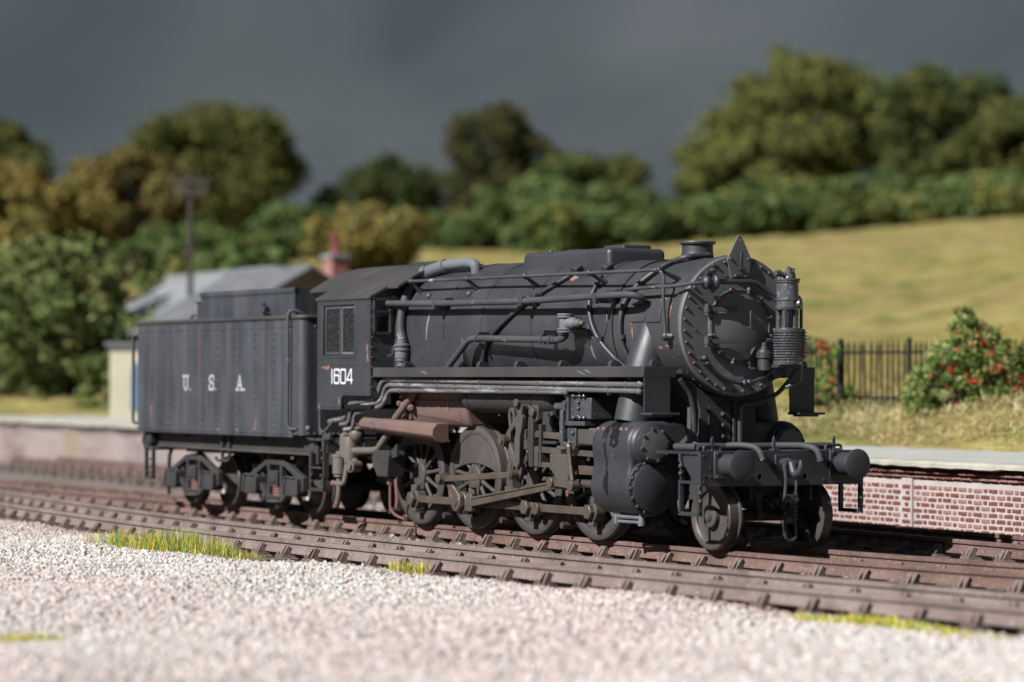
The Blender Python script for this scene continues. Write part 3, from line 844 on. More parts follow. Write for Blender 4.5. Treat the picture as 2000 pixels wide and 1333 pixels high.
tree('bank_bush', 'brown dead bush between the ivy bush and the grey roofs', (-66.5, 20.6), 6.9, 1.3, BRD, 6, 'bush', seed=70, trunk=False, low=0.1)

tree('bank_bush', 'bright green bush behind the fence beside the smokebox', (-19.3, 15.3), 3.25, 0.9, [(0.13, 0.19, 0.05), (0.10, 0.15, 0.04)], 8, 'bush', seed=75, trunk=False, low=0.0, dens=60, rclump=0.35, size=0.10)
# ---- picket fence with iron rails
M['fence'] = weathered('dark_fence_paint', (0.014, 0.012, 0.013), (0.024, 0.020, 0.020), (0.06, 0.055, 0.05), 0.3, 0.8, spec=0.2)
fa, fb = Vector((-17.14, 13.59, 0)), Vector((-11.17, 14.78, 0))
fdir = (fb - fa).normalized(); fn = Vector((fdir.y, -fdir.x, 0)); flen = (fb - fa).length
fence = thing('picket_fence', (fa.x, fa.y, 1.55), 'dark spiked picket fence behind the rose bushes on the bank', 'fence')
def fpt(s, o, z): 
    p = fa + fdir * s + fn * o
    return Vector((p.x, p.y, z))
m = MB()
m.prism([(-0.027, 0), (0.027, 0), (0.027, 1.26), (0.013, 1.29), (0.0, 1.36), (-0.013, 1.29), (-0.027, 1.26)], 'xz', -0.012, 0.012)
pk0 = m.build('picket', M['fence'], None, angle=30); pk_me = pk0.data; bpy.data.objects.remove(pk0)
fo = origin_of(fence); ang = math.atan2(fdir.y, fdir.x)
s = 0.05; k = 0
while s < flen:
    o = bpy.data.objects.new('picket', pk_me); COL.objects.link(o); o.parent = fence
    o.location = fpt(s, 0, 1.55 + rnd.uniform(-.012, .012)) - fo; o.rotation_euler = (rnd.uniform(-.015, .015), rnd.uniform(-.015, .015), ang)
    s += 0.142
for z in (2.67, 1.78):
    m = MB(); m.bar(fpt(-0.1, -0.03, z), fpt(flen + .1, -0.03, z), 0.055, 0.03); m.build('fence_rail', M['fence'], fence)
for s in (1.15, 2.90, 4.65):
    m = MB(); p = fpt(s, 0.035, 0); m.cyl((p.x, p.y, 1.3), (p.x, p.y, 2.90), 0.055, 0.055, 10); m.ball((p.x, p.y, 2.90), 0.058, 10, 6)
    m.build('post', M['fence'], fence)

# ---- rose bushes
def rose(name, label, lobes, nflow, per, seed, pal, rcl=0.13, size=0.055, dens=150):
    x, y = lobes[0][0], lobes[0][1]
    t = thing(name, (x, y, ground_z(x, y)), label, 'rose bush')
    P, Rr = crown_clumps(lobes, dens, rcl)
    cols = np.array(pal)[rng.integers(0, len(pal), len(P))] * rng.uniform(0.75, 1.2, (len(P), 1))
    leaf_cloud('foliage', P, Rr, per, size, cols, t, squash=0.85, jitter=0.3, shell=0.3)
    front = P[(P @ np.array([0.856, -0.517, 0.1])) > np.median(P @ np.array([0.856, -0.517, 0.1]))]
    C_ = front[rng.integers(0, len(front), nflow)] + np.array([0.856, -0.517, 0.15]) * rcl * 0.85 + rng.normal(scale=0.05, size=(nflow, 3))
    cl = C_[rng.integers(0, nflow, nflow)] * 0.55 + C_ * 0.45 if nflow > 40 else C_
    leaf_cloud('blossoms', cl, np.full(nflow, 0.032), 9, 0.055, np.tile(np.array([[0.62, 0.045, 0.045]]), (nflow, 1)) * rng.uniform(0.75, 1.15, (nflow, 1)), t, jitter=0.2)['kind'] = 'stuff'
    m = MB(); r2 = random.Random(seed)
    for lb in lobes:
        z0 = ground_z(lb[0], lb[1]) - .1
        m.tube([(lb[0] + r2.uniform(-.1, .1), lb[1] + r2.uniform(-.1, .1), z0), (lb[0] + r2.uniform(-.1, .1), lb[1], (z0 + lb[2]) / 2), (lb[0], lb[1], lb[2] + lb[5] * .6)], [.02, .015, .006], 6)
    m.build('stems', M['bark'], t)
    return t
RG = [(0.120, 0.175, 0.042), (0.085, 0.130, 0.030), (0.16, 0.215, 0.06), (0.26, 0.28, 0.11)]
rose('climbing_rose', 'dense red flowering climbing rose spread over the fence at the right', [(-11.62, 13.44, 2.45, 0.60, 0.60, 0.51), (-11.67, 13.35, 3.00, 0.42, 0.42, 0.36), (-11.85, 13.05, 2.50, 0.50, 0.50, 0.42), (-12.01, 12.80, 2.05, 0.50, 0.50, 0.42), (-12.11, 12.63, 1.75, 0.35, 0.35, 0.30), (-11.78, 13.18, 1.85, 0.60, 0.60, 0.51), (-11.44, 13.74, 1.95, 0.60, 0.60, 0.51), (-11.36, 13.87, 2.55, 0.50, 0.50, 0.42), (-11.15, 14.21, 2.30, 0.50, 0.50, 0.42), (-11.10, 14.30, 1.80, 0.50, 0.50, 0.42), (-10.84, 14.72, 2.20, 0.55, 0.55, 0.47), (-10.90, 14.64, 1.70, 0.50, 0.50, 0.42), (-11.70, 13.31, 3.32, 0.18, 0.18, 0.15), (-11.52, 13.61, 2.90, 0.35, 0.35, 0.30)], 110, 54, 5, RG, rcl=0.15, size=0.064, dens=290)
RL = [(0.14, 0.22, 0.05), (0.11, 0.17, 0.04), (0.19, 0.26, 0.08)]
rose('climbing_rose', 'slender bright green climbing rose on the fence beside the locomotive front', [(-15.73, 13.22, 2.72, 0.22, 0.24, 0.20), (-15.73, 13.24, 2.2, 0.18, 0.2, 0.34), (-15.78, 13.07, 1.85, 0.30, 0.34, 0.25), (-15.68, 13.67, 1.85, 0.2, 0.2, 0.22), (-15.93, 12.72, 2.0, 0.2, 0.25, 0.4)], 30, 30, 6, RL, rcl=0.12, size=0.085, dens=230)

# ---- dry grass, static grass, twigs
def blades(name, x, y, z, length, width, cols, spread=0.5, mat=None, flat=0.0, parent=None):
    n = len(x)
    a = rng.uniform(0, 2 * PI, n)
    tilt = np.abs(rng.normal(scale=spread, size=n)) + flat * rng.uniform(0.5, 1.2, n)
    tilt = np.clip(tilt, 0, 1.5)
    d = np.stack([np.cos(a) * np.sin(tilt), np.sin(a) * np.sin(tilt), np.cos(tilt)], 1)
    sd = np.stack([-np.sin(a + rng.normal(scale=.6, size=n)), np.cos(a), np.zeros(n)], 1)
    sd /= np.linalg.norm(sd, axis=1)[:, None]
    p0 = np.stack([x, y, z], 1)
    L = length[:, None]; w = width[:, None]
    droop = np.array([0, 0, -1.0]) * (rng.uniform(0.0, 0.22, (n, 1)) * L)
    mid = p0 + d * L * .55; tip = p0 + d * L + droop
    V = np.stack([p0 - sd * w, p0 + sd * w, mid + sd * w * .7, tip, mid - sd * w * .7], 1).reshape(-1, 3)
    b = np.arange(n)[:, None] * 5
    F = np.concatenate([b + np.array([[0, 1, 2, 4]]), b + np.array([[4, 2, 3, 3]])], 0)
    tri = np.concatenate([b + np.array([[0, 1, 2]]), b + np.array([[0, 2, 4]]), b + np.array([[4, 2, 3]])], 0)
    return tag(quads_mesh(name, V, tri, mat or M['blade'], np.repeat(cols, 5, 0), parent), kind='stuff')

STR = np.array([(0.58, 0.47, 0.27), (0.50, 0.39, 0.20), (0.66, 0.57, 0.37), (0.34, 0.31, 0.09), (0.20, 0.25, 0.05), (0.40, 0.27, 0.14)])
def pick(pal, n, p): return pal[rng.choice(len(pal), n, p=p)] * rng.uniform(0.8, 1.2, (n, 1))
# bank of hay between platform and fence
n = 60000
x, y = sample_view(n * 3, 44, 61, 0.20)
t_ = y - (5.62 - 0.085 * x)
keep = (t_ > 4.75 + 0.25 * vnoise(x, y, 1.2)) & (t_ < 8.6) & (x > -21)
x, y = x[keep][:n], y[keep][:n]
n = len(x)
z = np.array([ground_z(a, b) for a, b in zip(x, y)]) + rng.uniform(-0.02, 0.17, n) * np.clip(vnoise(x, y, 1.0) + 0.7, 0.1, 1.6)
pal_p = [0.30, 0.18, 0.26, 0.12, 0.08, 0.06]
blades('dry_grass', x, y, z, rng.uniform(0.08, 0.32, n), rng.uniform(0.004, 0.008, n), pick(STR, n, pal_p), 0.5, flat=1.15)
# low green weeds and fallen petals on the bank foot
n = 260
x, y = sample_view(n * 14, 44, 60, 0.20)
t_ = y - (5.62 - 0.085 * x); keep = (t_ > 4.8) & (t_ < 7.2) & (x > -20) & (vnoise(x, y, 1.7) > 0.1)
x, y = x[keep][:n], y[keep][:n]; n = len(x)
Pz = np.stack([x, y, np.array([ground_z(a, b) for a, b in zip(x, y)]) + 0.08], 1)
leaf_cloud('weeds', Pz, rng.uniform(0.05, 0.14, n), 26, 0.045, np.array([(0.17, 0.22, 0.05), (0.24, 0.26, 0.07), (0.11, 0.16, 0.04)])[rng.integers(0, 3, n)], None, squash=0.7)['kind'] = 'stuff'
# fine grass on the foot of the slope
n = 30000
x, y = sample_view(n * 2, 57, 86, 0.21)
keep = ((x - H0[0]) * HR[0] + (y - H0[1]) * HR[1]) / ((x - H0[0]) * HD[0] + (y - H0[1]) * HD[1]) > 0.02
x, y = x[keep][:n], y[keep][:n]; n = len(x)
z = np.array([ground_z(a, b) for a, b in zip(x, y)]) - 0.03
MD = np.array([(0.36, 0.28, 0.085), (0.31, 0.24, 0.07), (0.26, 0.23, 0.055), (0.42, 0.32, 0.13), (0.20, 0.20, 0.045)])
blades('meadow_grass', x, y, z, rng.uniform(0.10, 0.28, n), rng.uniform(0.008, 0.016, n), pick(MD, n, [.3, .25, .2, .15, .1]), 0.6)
# scrub low plants at the bank foot
def tuft(label, cx, cy, rx, ry, n, length, rot=0.0, z0=-0.29, pal=None, p=None, width=0.0045):
    u_ = rng.uniform(-1, 1, n) * rng.uniform(0.55, 1.1, n); v_ = rng.normal(scale=0.42, size=n)
    ok = (u_ ** 2 + v_ ** 2 < 1.1) & (rng.random(n) < 0.55 + 0.45 * np.sin(u_ * 11 + cx) * np.sin(v_ * 4 + u_ * 5)); u_, v_ = u_[ok], v_[ok]; k = len(u_)
    x = cx + math.cos(rot) * u_ * rx - math.sin(rot) * v_ * ry; y = cy + math.sin(rot) * u_ * rx + math.cos(rot) * v_ * ry
    hh = (1 - 0.55 * (u_ ** 2 + v_ ** 2)) * (0.9 - 0.18 * u_ + 0.10 * np.sin(u_ * 5.3 + cx))
    o = blades('grass_tuft', x, y, np.full(k, z0), length * hh * rng.uniform(0.6, 1.15, k), np.full(k, width) * rng.uniform(0.8, 1.5, k), pick(pal, k, p), 0.55)
    o['label'] = label; o['category'] = 'grass'
    return o
SG = np.array([(0.60, 0.50, 0.07), (0.42, 0.42, 0.06), (0.10, 0.30, 0.10), (0.16, 0.24, 0.05), (0.45, 0.24, 0.08), (0.75, 0.72, 0.55)])
sp = [0.30, 0.22, 0.20, 0.14, 0.11, 0.03]
tuft('long tuft of yellow green static grass in front of the siding rail', -6.3, -5.08, 2.05, 0.26, 6000, 0.44, rot=0.20, z0=-0.27, pal=SG, p=sp, width=0.0034)
tuft('small bright yellow grass tuft against the siding rail near the middle', -1.0, -4.30, 0.48, 0.15, 1100, 0.30, rot=0.25, pal=SG, p=[.45, .28, .12, .08, .04, .03], width=0.0034)
tuft('blurred yellow grass patch in the gravel at the left edge', 4.9, -11.8, 0.85, 0.35, 2200, 0.16, rot=1.0, pal=SG, p=[.5, .3, .06, .08, .02, .04], width=0.007)
tuft('blurred yellow grass patch at the bottom left corner', 7.85, -12.5, 0.5, 0.3, 1500, 0.14, rot=1.0, pal=SG, p=[.5, .3, .06, .08, .02, .04], width=0.007)
tuft('blurred yellow grass patch at the bottom edge left of the middle', 8.45, -11.5, 0.8, 0.28, 1800, 0.14, rot=1.0, pal=SG, p=[.5, .3, .06, .08, .02, .04], width=0.007)
tuft('blurred mossy grass along the near sleeper ends at the right', 7.8, -4.05, 1.6, 0.24, 3400, 0.17, rot=0.10, z0=-0.27, pal=SG, p=[.45, .33, .05, .12, .01, .04], width=0.007)
tuft('tiny grass tuft beside the siding rail left of the long tuft', -9.7, -5.05, 0.2, 0.08, 70, 0.18, pal=SG, p=sp, width=0.006)
# long dry stalks leaning over the rose
tw = thing('dry_stalks', (-11.20, 13.75, 1.2), 'thin pale dry stalks arching over the right hand rose', 'dry stalks')
for i, (a, b, c_) in enumerate([((-11.20, 13.25, 1.3), (-11.10, 13.65, 1.8), (-11.20, 14.05, 2.1)), ((-11.10, 14.05, 1.2), (-11.05, 13.95, 1.9), (-11.10, 13.75, 2.5)), ((-11.20, 13.45, 1.6), (-11.10, 14.15, 2.0), (-11.00, 14.95, 2.15)), ((-11.30, 12.85, 1.35), (-11.30, 12.60, 1.6), (-11.40, 12.35, 1.95)), ((-11.15, 14.45, 1.1), (-11.00, 14.05, 1.5), (-11.00, 13.65, 1.75))]):
    m = MB(); m.tube([a, b, c_], [.012, .009, .005], 5, bend=0.3); m.build('stalk', M['twig'], tw)

# ---- huts behind the tender
M['slate'] = weathered('slate_roof', (0.105, 0.110, 0.120), (0.15, 0.155, 0.165), (0.10, 0.10, 0.11), 0.4, 0.85, big=0.9, spec=0.2, fine=8)
M['slate2'] = weathered('pale_roof', (0.185, 0.195, 0.205), (0.225, 0.235, 0.245), None, rough=0.9, spec=0.1)
M['hutwall'] = weathered('hut_wall', (0.15, 0.125, 0.10), (0.19, 0.16, 0.125), None, rough=0.9, spec=0.1)
M['cream'] = weathered('cream_boards', (0.42, 0.385, 0.29), (0.47, 0.435, 0.33), None, rough=0.8, spec=0.2)
M['blue'] = weathered('blue_door', (0.075, 0.125, 0.21), (0.10, 0.16, 0.26), None, rough=0.6, spec=0.3)
M['pinkbrick'] = weathered('chimney_brick', (0.27, 0.125, 0.12), (0.32, 0.165, 0.155), (0.5, 0.36, 0.34), 0.4, 0.9, spec=0.1)
M['pot'] = weathered('chimney_pot', (0.17, 0.045, 0.048), (0.21, 0.058, 0.058), None, rough=0.7)
M['barge'] = plain('barge_board', (0.05, 0.042, 0.036), 0.8)

def hut(name, label, x0, x1, ye, yr, zb, ze, zr, roofmat, slates=True, skew=0.085, chimney=None):
    """gabled hut, ridge along the track; x1 end faces the camera"""
    t = thing(name, ((x0 + x1) / 2, (ye + yr) / 2, zb), label, 'hut')
    def Y(y, x): return y - skew * (x - x1)
    yb = 2 * yr - ye
    m = MB()
    vs = []
    for x in (x0, x1):
        vs += [(x, Y(ye, x), zb), (x, Y(yb, x), zb), (x, Y(yb, x), ze), (x, Y(yr, x), zr - 0.02), (x, Y(ye, x), ze)]
    m.add(vs, [(0, 1, 2, 3, 4), (5, 6, 7, 8, 9), (0, 5, 9, 4), (1, 6, 7, 2), (0, 1, 6, 5), (4, 9, 8, 3), (2, 3, 8, 7)])
    m.build('walls', M['hutwall'], t)
    n = 12 if slates else 1
    ov = 0.30
    for side, ya in ((0, ye), (1, yb)):
        sgn = -1 if side == 0 else 1
        ee = (ya + sgn * 0.3, ze - 0.3 * (zr - ze) / abs(yr - ye))
        m = MB()
        for i in range(n):
            f0, f1 = i / n, (i + 1.12) / n if n > 1 else 1.0
            lift = 0.035
            pts = []
            for f, dz in ((f0, lift), (min(f1, 1.02), 0.0)):
                y = ee[0] + (yr - ee[0]) * f; z = ee[1] + (zr - ee[1]) * f + 0.04 + dz
                pts.append((y, z))
            a, b = pts
            vs = []
            for x in (x0 - ov, x1 + ov):
                vs += [(x, Y(a[0], x), a[1]), (x, Y(b[0], x), b[1]), (x, Y(b[0], x), b[1] - 0.03), (x, Y(a[0], x), a[1] - 0.05)]
            m.add(vs, [(0, 1, 5, 4), (3, 2, 6, 7), (0, 4, 7, 3), (1, 2, 6, 5), (0, 3, 2, 1), (4, 5, 6, 7)])
        m.build('roof', roofmat, t)['kind'] = 'stuff'
        m = MB()
        m.bar((x1 + ov + .02, Y(ee[0], x1), ee[1] - .03), (x1 + ov + .02, Y(yr, x1), zr - .02), 0.17, 0.05)
        m.build('barge_board', M['barge'], t)
    m = MB(); m.bar((x0 - ov, Y(yr, x0), zr + .06), (x1 + ov, Y(yr, x1), zr + .06), 0.12, 0.2); m.build('ridge', roofmat, t)
    return t
hut('station_hut', 'station hut with dark slate roof and brown gable behind the tender', -49.8, -43.6, 13.0, 16.0, 0.9, 3.62, 5.28, M['slate'])
hut('goods_hut', 'hut with pale grey roof left of the dark slate roof', -66.0, -56.0, 17.6, 21.0, 0.9, 3.8, 5.78, M['slate2'], slates=False)
ch = thing('chimney_stack', (-52.8, 21.7, 0.9), 'pink brick chimney stack with one tall red pot behind the cab roof', 'chimney')
def cbox(m, c, w, z0, z1): m.box(c[0] - w / 2, c[0] + w / 2, c[1] - w / 2, c[1] + w / 2, z0, z1)
m = MB(); cbox(m, (-52.8, 21.7), 0.62, 0.9, 6.02); m.build('stack', M['pinkbrick'], ch, bevel=0.02)
m = MB(); cbox(m, (-52.8, 21.7), 0.74, 6.02, 6.18); m.build('cap', M['slate2'], ch, bevel=0.03)
m = MB(); m.lathe([(0, 0.16), (0.1, 0.15), (0.55, 0.13), (0.6, 0.16), (0.68, 0.16), (0.7, 0.12)], (-52.8, 21.7, 6.18), (0, 0, 1), 14); m.build('chimney_pot', M['pot'], ch)
# house wall carrying that chimney
hut('chimney_house', 'low slate roofed house below the pink brick chimney', -58.0, -52.2, 20.0, 22.4, 0.9, 3.4, 5.1, M['slate'])
# cream hut with blue door
cr = thing('platform_hut', (-48.6, 13.0, PLAT_Z), 'small cream wooden hut with a blue door at the platform end', 'hut')
def crp(a, b, z): # a along the front face (away to the right), b depth behind
    p = Vector((-49.2, 12.32, 0)) + Vector((0.56, 0.83, 0)) * a + Vector((-0.83, 0.56, 0)) * b
    return (p.x, p.y, z)
def crbox(m, a0, a1, b0, b1, z0, z1):
    m.add([crp(a, b, z) for a in (a0, a1) for b in (b0, b1) for z in (z0, z1)], [(0, 1, 3, 2), (4, 6, 7, 5), (0, 4, 5, 1), (2, 3, 7, 6), (0, 2, 6, 4), (1, 5, 7, 3)])
for i in range(9):
    m = MB(); crbox(m, i * 0.22, i * 0.22 + 0.21, 0, 0.05, 0.80, 3.1); m.build('board', M['cream'], cr, bevel=0.01, seg=1)
m = MB(); crbox(m, 0.0, 1.98, 0.05, 1.8, 0.80, 3.08); m.build('walls', M['cream'], cr)
m = MB(); crbox(m, -0.15, 2.15, -0.15, 1.95, 3.08, 3.2); m.build('roof', M['slate'], cr, bevel=0.02)
m = MB()
pts = [(0.62, 1.2), (1.32, 1.2)] + [(0.97 + 0.35 * math.cos(a), 2.25 + 0.4 * math.sin(a)) for a in np.linspace(0, PI, 9)]
m.add([crp(a, -0.06, z) for a, z in pts] + [crp(a, 0.02, z) for a, z in pts], [tuple(range(11))] + [(i, (i + 1) % 11, 11 + (i + 1) % 11, 11 + i) for i in range(11)])
m.build('door', M['blue'], cr)

# ---- telegraph pole
tp = thing('telegraph_pole', (-58.9, 19.35, ground_z(-58.9, 19.35)), 'dark wooden telegraph pole with crossarms and white insulators behind the grey roofs', 'telegraph pole')
m = MB(); m.cyl((-58.9, 19.35, 0.5), (-58.9, 19.35, 9.15), 0.12, 0.085, 10); m.build('pole', M['barge'], tp)
for z, hw in ((8.78, 0.62), (8.42, 0.55), (6.4, 0.3)):
    m = MB(); d = HR; m.bar((-58.8 - d[0] * hw, 19.3 - d[1] * hw, z), (-58.8 + d[0] * hw, 19.3 + d[1] * hw, z), 0.12, 0.10); m.build('crossarm', M['barge'], tp)
    if z > 7:
        for k in (-.95, -.5, .5, .95):
            m = MB(); m.lathe([(0, .02), (.05, .04), (.10, .035), (.13, .015)], (-58.8 + d[0] * hw * k, 19.3 + d[1] * hw * k, z + .06), (0, 0, 1), 8); m.build('insulator', M['pale'], tp)
# ================================================================== locomotive
loco = thing('steam_locomotive', (-4.0, 0, 0), 'weathered black steam locomotive numbered 1604 standing on the middle track', 'locomotive')
BZ = 2.776                                     # boiler centre line
def P(name, mb, mat, parent=loco, **k): return mb.build(name, M[mat] if isinstance(mat, str) else mat, parent, **k)
def bsurf(x):                                  # boiler radius along its length
    return float(np.interp(x, [-7.6, -5.05, -3.77, -2.4, -1.85, -1.84, -0.3], [0.975, 0.975, 0.945, 0.90, 0.885, 0.872, 0.872]))
def on_boiler(x, z=None, ang=None, off=0.0):   # point on the near (right hand) side of the boiler
    r = bsurf(x) + off
    if ang is None:
        dz = max(-r, min(r, z - BZ)); return Vector((x, -math.sqrt(max(0, r * r - dz * dz)), BZ + dz))
    return Vector((x, -r * math.cos(ang), BZ + r * math.sin(ang)))

# ---- boiler
m = MB(); m.lathe([(x + 7.6, bsurf(x)) for x in (-7.6, -6.2, -5.05, -4.4, -3.77, -3.1, -2.4, -1.85)], (-7.6, 0, BZ), (1, 0, 0), 72)
boiler = P('boiler', m, 'boiler')
for x in (-7.55, -6.09, -5.05, -3.77, -2.42, -1.87):
    m = MB(); r = bsurf(x); m.lathe([(-.022, r - .002), (-.02, r + .009), (.02, r + .009), (.022, r - .002)], (x, 0, BZ), (1, 0, 0), 72, caps=False); P('boiler_band', m, 'boiler', boiler)
m = MB(); m.prism([(-0.972, 2.72), (0.972, 2.72), (0.972, 2.10), (-0.972, 2.10)], 'yz', -7.58, -5.55); P('firebox_cladding', m, 'boiler', boiler, bevel=0.02)
for x in (-6.75, -5.6):
    p = on_boiler(x, ang=0.56); n = (p - Vector((x, 0, BZ))).normalized()
    m = MB(); m.lathe([(0, .055), (.02, .055), (.022, .035), (.012, .03)], p - n * .004, n, 14); P('washout_plug', m, 'boiler', boiler)
    m = MB(); m.cyl(p + n * .01, p + n * .03, .028, .028, 8); P('plug_bolt', m, 'chip', boiler)
# ---- smokebox
m = MB(); m.lathe([(0, .872), (1.53, .872)], (-1.86, 0, BZ), (1, 0, 0), 72); smoke = P('smokebox', m, 'smoke')
m = MB(); m.lathe([(0, .872), (0, .895), (.13, .895), (.14, .885)], (-.48, 0, BZ), (1, 0, 0), 72, caps=False); P('smokebox_collar', m, 'smoke', smoke)
m = MB(); m.lathe([(0, .86), (.0, .888), (.035, .888), (.05, .875), (.05, .0001)], (-.345, 0, BZ), (1, 0, 0), 72, caps=False); front = P('smokebox_front', m, 'front')
m = MB()
for i in range(36):
    a = 2 * PI * (i + .5) / 36
    m.rivet((-.295, .825 * math.cos(a), BZ + .825 * math.sin(a)), (1, 0, 0), .026, .024, 8)
for i in range(14):
    a = 2 * PI * (i + .2) / 14
    if math.sin(a) > -0.2: m.rivet((-.295, .66 * math.cos(a), BZ + .66 * math.sin(a)), (1, 0, 0), .016, .013, 6)
P('front_rivets', m, 'pipe', front, kind='stuff')
m = MB()
for x in (-.43,):
    for i in range(44):
        a = 2 * PI * i / 44
        d = Vector((0, math.cos(a), math.sin(a))); m.rivet(Vector((x, 0, BZ)) + d * .893, d, .018, .015)
for i in range(22):
    a = PI * .5 + (i - 3) * .075 + .25
    d = Vector((0, -math.sin(a), math.cos(a)))
for k in range(9):
    d = Vector((0, -math.cos(-.62 + .07 * k), math.sin(-.62 + .07 * k)))
    m.rivet(Vector((-.62, 0, BZ)) + d * .871, d, .013, .01)
    d = Vector((0, -math.cos(-.55 + .06 * k), math.sin(-.55 + .06 * k)))
    if k < 6: m.rivet(Vector((-1.42, 0, BZ)) + d * .871, d, .013, .01)
P('shell_rivets', m, 'smoke', smoke, kind='stuff')
# plates on the smokebox side
def curved_plate(x0, x1, a0, a1, r, t=.018, na=6, poly=None):
    m = MB(); vs = []
    for rr in (r - .004, r + t):
        for i in range(na + 1):
            a = a0 + (a1 - a0) * i / na
            for x in (x0, x1): vs.append((x, -rr * math.cos(a), BZ + rr * math.sin(a)))
    k = 2 * (na + 1); fs = []
    for i in range(na):
        fs.append((2 * i, 2 * i + 1, 2 * i + 3, 2 * i + 2)); fs.append((k + 2 * i, k + 2 * i + 2, k + 2 * i + 3, k + 2 * i + 1))
        for e in (0, 1): fs.append((2 * i + e, 2 * i + 2 + e, k + 2 * i + 2 + e, k + 2 * i + e))
    fs.append((0, 1, k + 1, k)); j = 2 * na; fs.append((j, j + 1, k + j + 1, k + j))
    m.add(vs, fs); return m
P('cover_plate', curved_plate(-1.44, -1.12, .06, .16, .872), 'smoke', smoke, bevel=.008)
P('cover_plate', curved_plate(-1.08, -.76, .05, .25, .872), 'smoke', smoke, bevel=.008)
P('side_strap', curved_plate(-1.50, -1.38, -.62, -.24, .872), 'smoke', smoke, bevel=.006)
# ---- smokebox door
m = MB(); m.lathe([(0, .47), (.02, .47), (.045, .44), (.045, .415), (.062, .34), (.082, .20), (.09, .07), (.091, .0001)], (-.297, 0, BZ), (1, 0, 0), 56, caps=False); door = P('smokebox_door', m, 'front')
m = MB(); m.lathe([(0, .455), (.035, .47), (.05, .455), (.05, .44), (.03, .43)], (-.29, 0, BZ), (1, 0, 0), 56, caps=False); P('door_ring', m, 'pipe', door)
for i in range(12):
    a = 2 * PI * (i + .5) / 12
    y, z = .478 * math.cos(a), BZ + .478 * math.sin(a)
    m = MB(); m.ball((-.245, y, z), .026, 8, 6); m.cyl((-.30, y, z), (-.235, y, z), .014, .014, 6)
    m.bar((-.25, y, z), (-.235, y * .88, BZ + (z - BZ) * .88), .03, .02, up=(1, 0, 0)); P('door_clamp', m, 'pale' if i not in (3, 4) else 'chip', door)
for dz in (.20, -.20):
    m = MB(); m.bar((-.225, -.50, BZ + dz), (-.165, -.10, BZ + dz), .052, .022); P('hinge_strap', m, 'pipe', door, bevel=.004)
    m = MB(); m.cyl((-.235, -.52, BZ + dz - .07), (-.235, -.52, BZ + dz + .07), .034, .034, 12); m.cyl((-.235, -.52, BZ + dz - .035), (-.235, -.52, BZ + dz + .035), .043, .043, 12); P('hinge_knuckle', m, 'pipe', door)
m = MB(); m.prism([(.05, BZ - .02), (.085, BZ - .02), (.085, BZ + .17), (.067, BZ + .195), (.05, BZ + .17)], 'yz', -.125, -.105); m.box(-.16, -.09, .04, .12, BZ - .03, BZ - .012); P('lamp_iron', m, 'paint', door, bevel=.003)
# ---- number plate bracket (diamond) with its lamp iron
m = MB()
arc = [(-.035 * math.cos(t), 3.885 + .035 * math.sin(t)) for t in np.linspace(.35, PI - .35, 6)]
hole = [(.018 * math.cos(t), 3.865 + .018 * math.sin(t)) for t in np.linspace(0, 2 * PI, 9)[:-1]]
m.prism([(-.125, 3.38), (.125, 3.38), (.19, 3.60)] + [(-a, b) for a, b in arc] + [(-.19, 3.60)], 'yz', -.292, -.268, [hole])
dia = P('diamond_bracket', m, 'front', bevel=.004)
m = MB(); m.prism([(-.02, 3.50), (.02, 3.50), (.02, 3.69), (0, 3.72), (-.02, 3.69)], 'yz', -.235, -.218); m.box(-.268, -.20, -.03, .06, 3.485, 3.50); m.box(-.268, -.24, -.10, .10, 3.385, 3.425); P('lamp_iron', m, 'paint', dia, bevel=.003)
m = MB()
for y, z in ((-.14, 3.62), (.14, 3.62), (-.08, 3.405), (.08, 3.405)): m.rivet((-.268 if z > 3.5 else -.24, y, z), (1, 0, 0), .022, .02, 8)
P('bracket_bolts', m, 'smoke', dia, kind='stuff')
# ---- chimney
m = MB()
n = 40; vs = []; fs = []
prof = [(.38, None), (.31, 3.70), (.25, 3.74), (.212, 3.79), (.20, 3.86), (.20, 3.95), (.23, 3.955), (.237, 3.975), (.23, 3.992), (.19, 3.992), (.175, 3.86)]
for r, z in prof:
    for i in range(n):
        a = 2 * PI * i / n; y = r * math.sin(a)
        zz = (BZ + math.sqrt(.872 ** 2 - y * y) - .004) if z is None else (z if z > 3.75 else max(z, BZ + math.sqrt(.872 ** 2 - y * y) + .01) if r > .3 else z)
        vs.append((-1.2 + r * math.cos(a), y, zz - (0 if z is None else .115)))
for k in range(len(prof) - 1):
    for i in range(n): fs.append((k * n + i, k * n + (i + 1) % n, (k + 1) * n + (i + 1) % n, (k + 1) * n + i))
m.add(vs, fs); m.cyl((-1.2, 0, 3.72), (-1.2, 0, 3.721), .2, .2, 24)
P('chimney', m, 'smoke')
# ---- combined sandbox and dome casing
def rounded_box(x0, x1, y0, y1, z0, z1, r, n=5):
    m = MB(); vs = []; fs = []
    ring = []
    for cx, cy, a0 in ((x1 - r, y1 - r, 0), (x0 + r, y1 - r, PI / 2), (x0 + r, y0 + r, PI), (x1 - r, y0 + r, 1.5 * PI)):
        for i in range(n + 1): ring.append((cx, cy, a0 + PI / 2 * i / n))
    lev = [(0, z0)] + [(r * (1 - math.cos(t)), z1 - r * (1 - math.sin(t))) for t in np.linspace(0, PI / 2, 6)]
    for ins, z in lev:
        for cx, cy, a in ring: vs.append((cx + (r - ins) * math.cos(a), cy + (r - ins) * math.sin(a), z))
    k = len(ring)
    for l in range(len(lev) - 1):
        for i in range(k): fs.append((l * k + i, l * k + (i + 1) % k, (l + 1) * k + (i + 1) % k, (l + 1) * k + i))
    fs.append(tuple((len(lev) - 1) * k + i for i in range(k)))
    m.add(vs, fs); return m
sandbox = P('sandbox', rounded_box(-4.78, -2.58, -.46, .46, 3.40, 3.845, .075), 'paint')
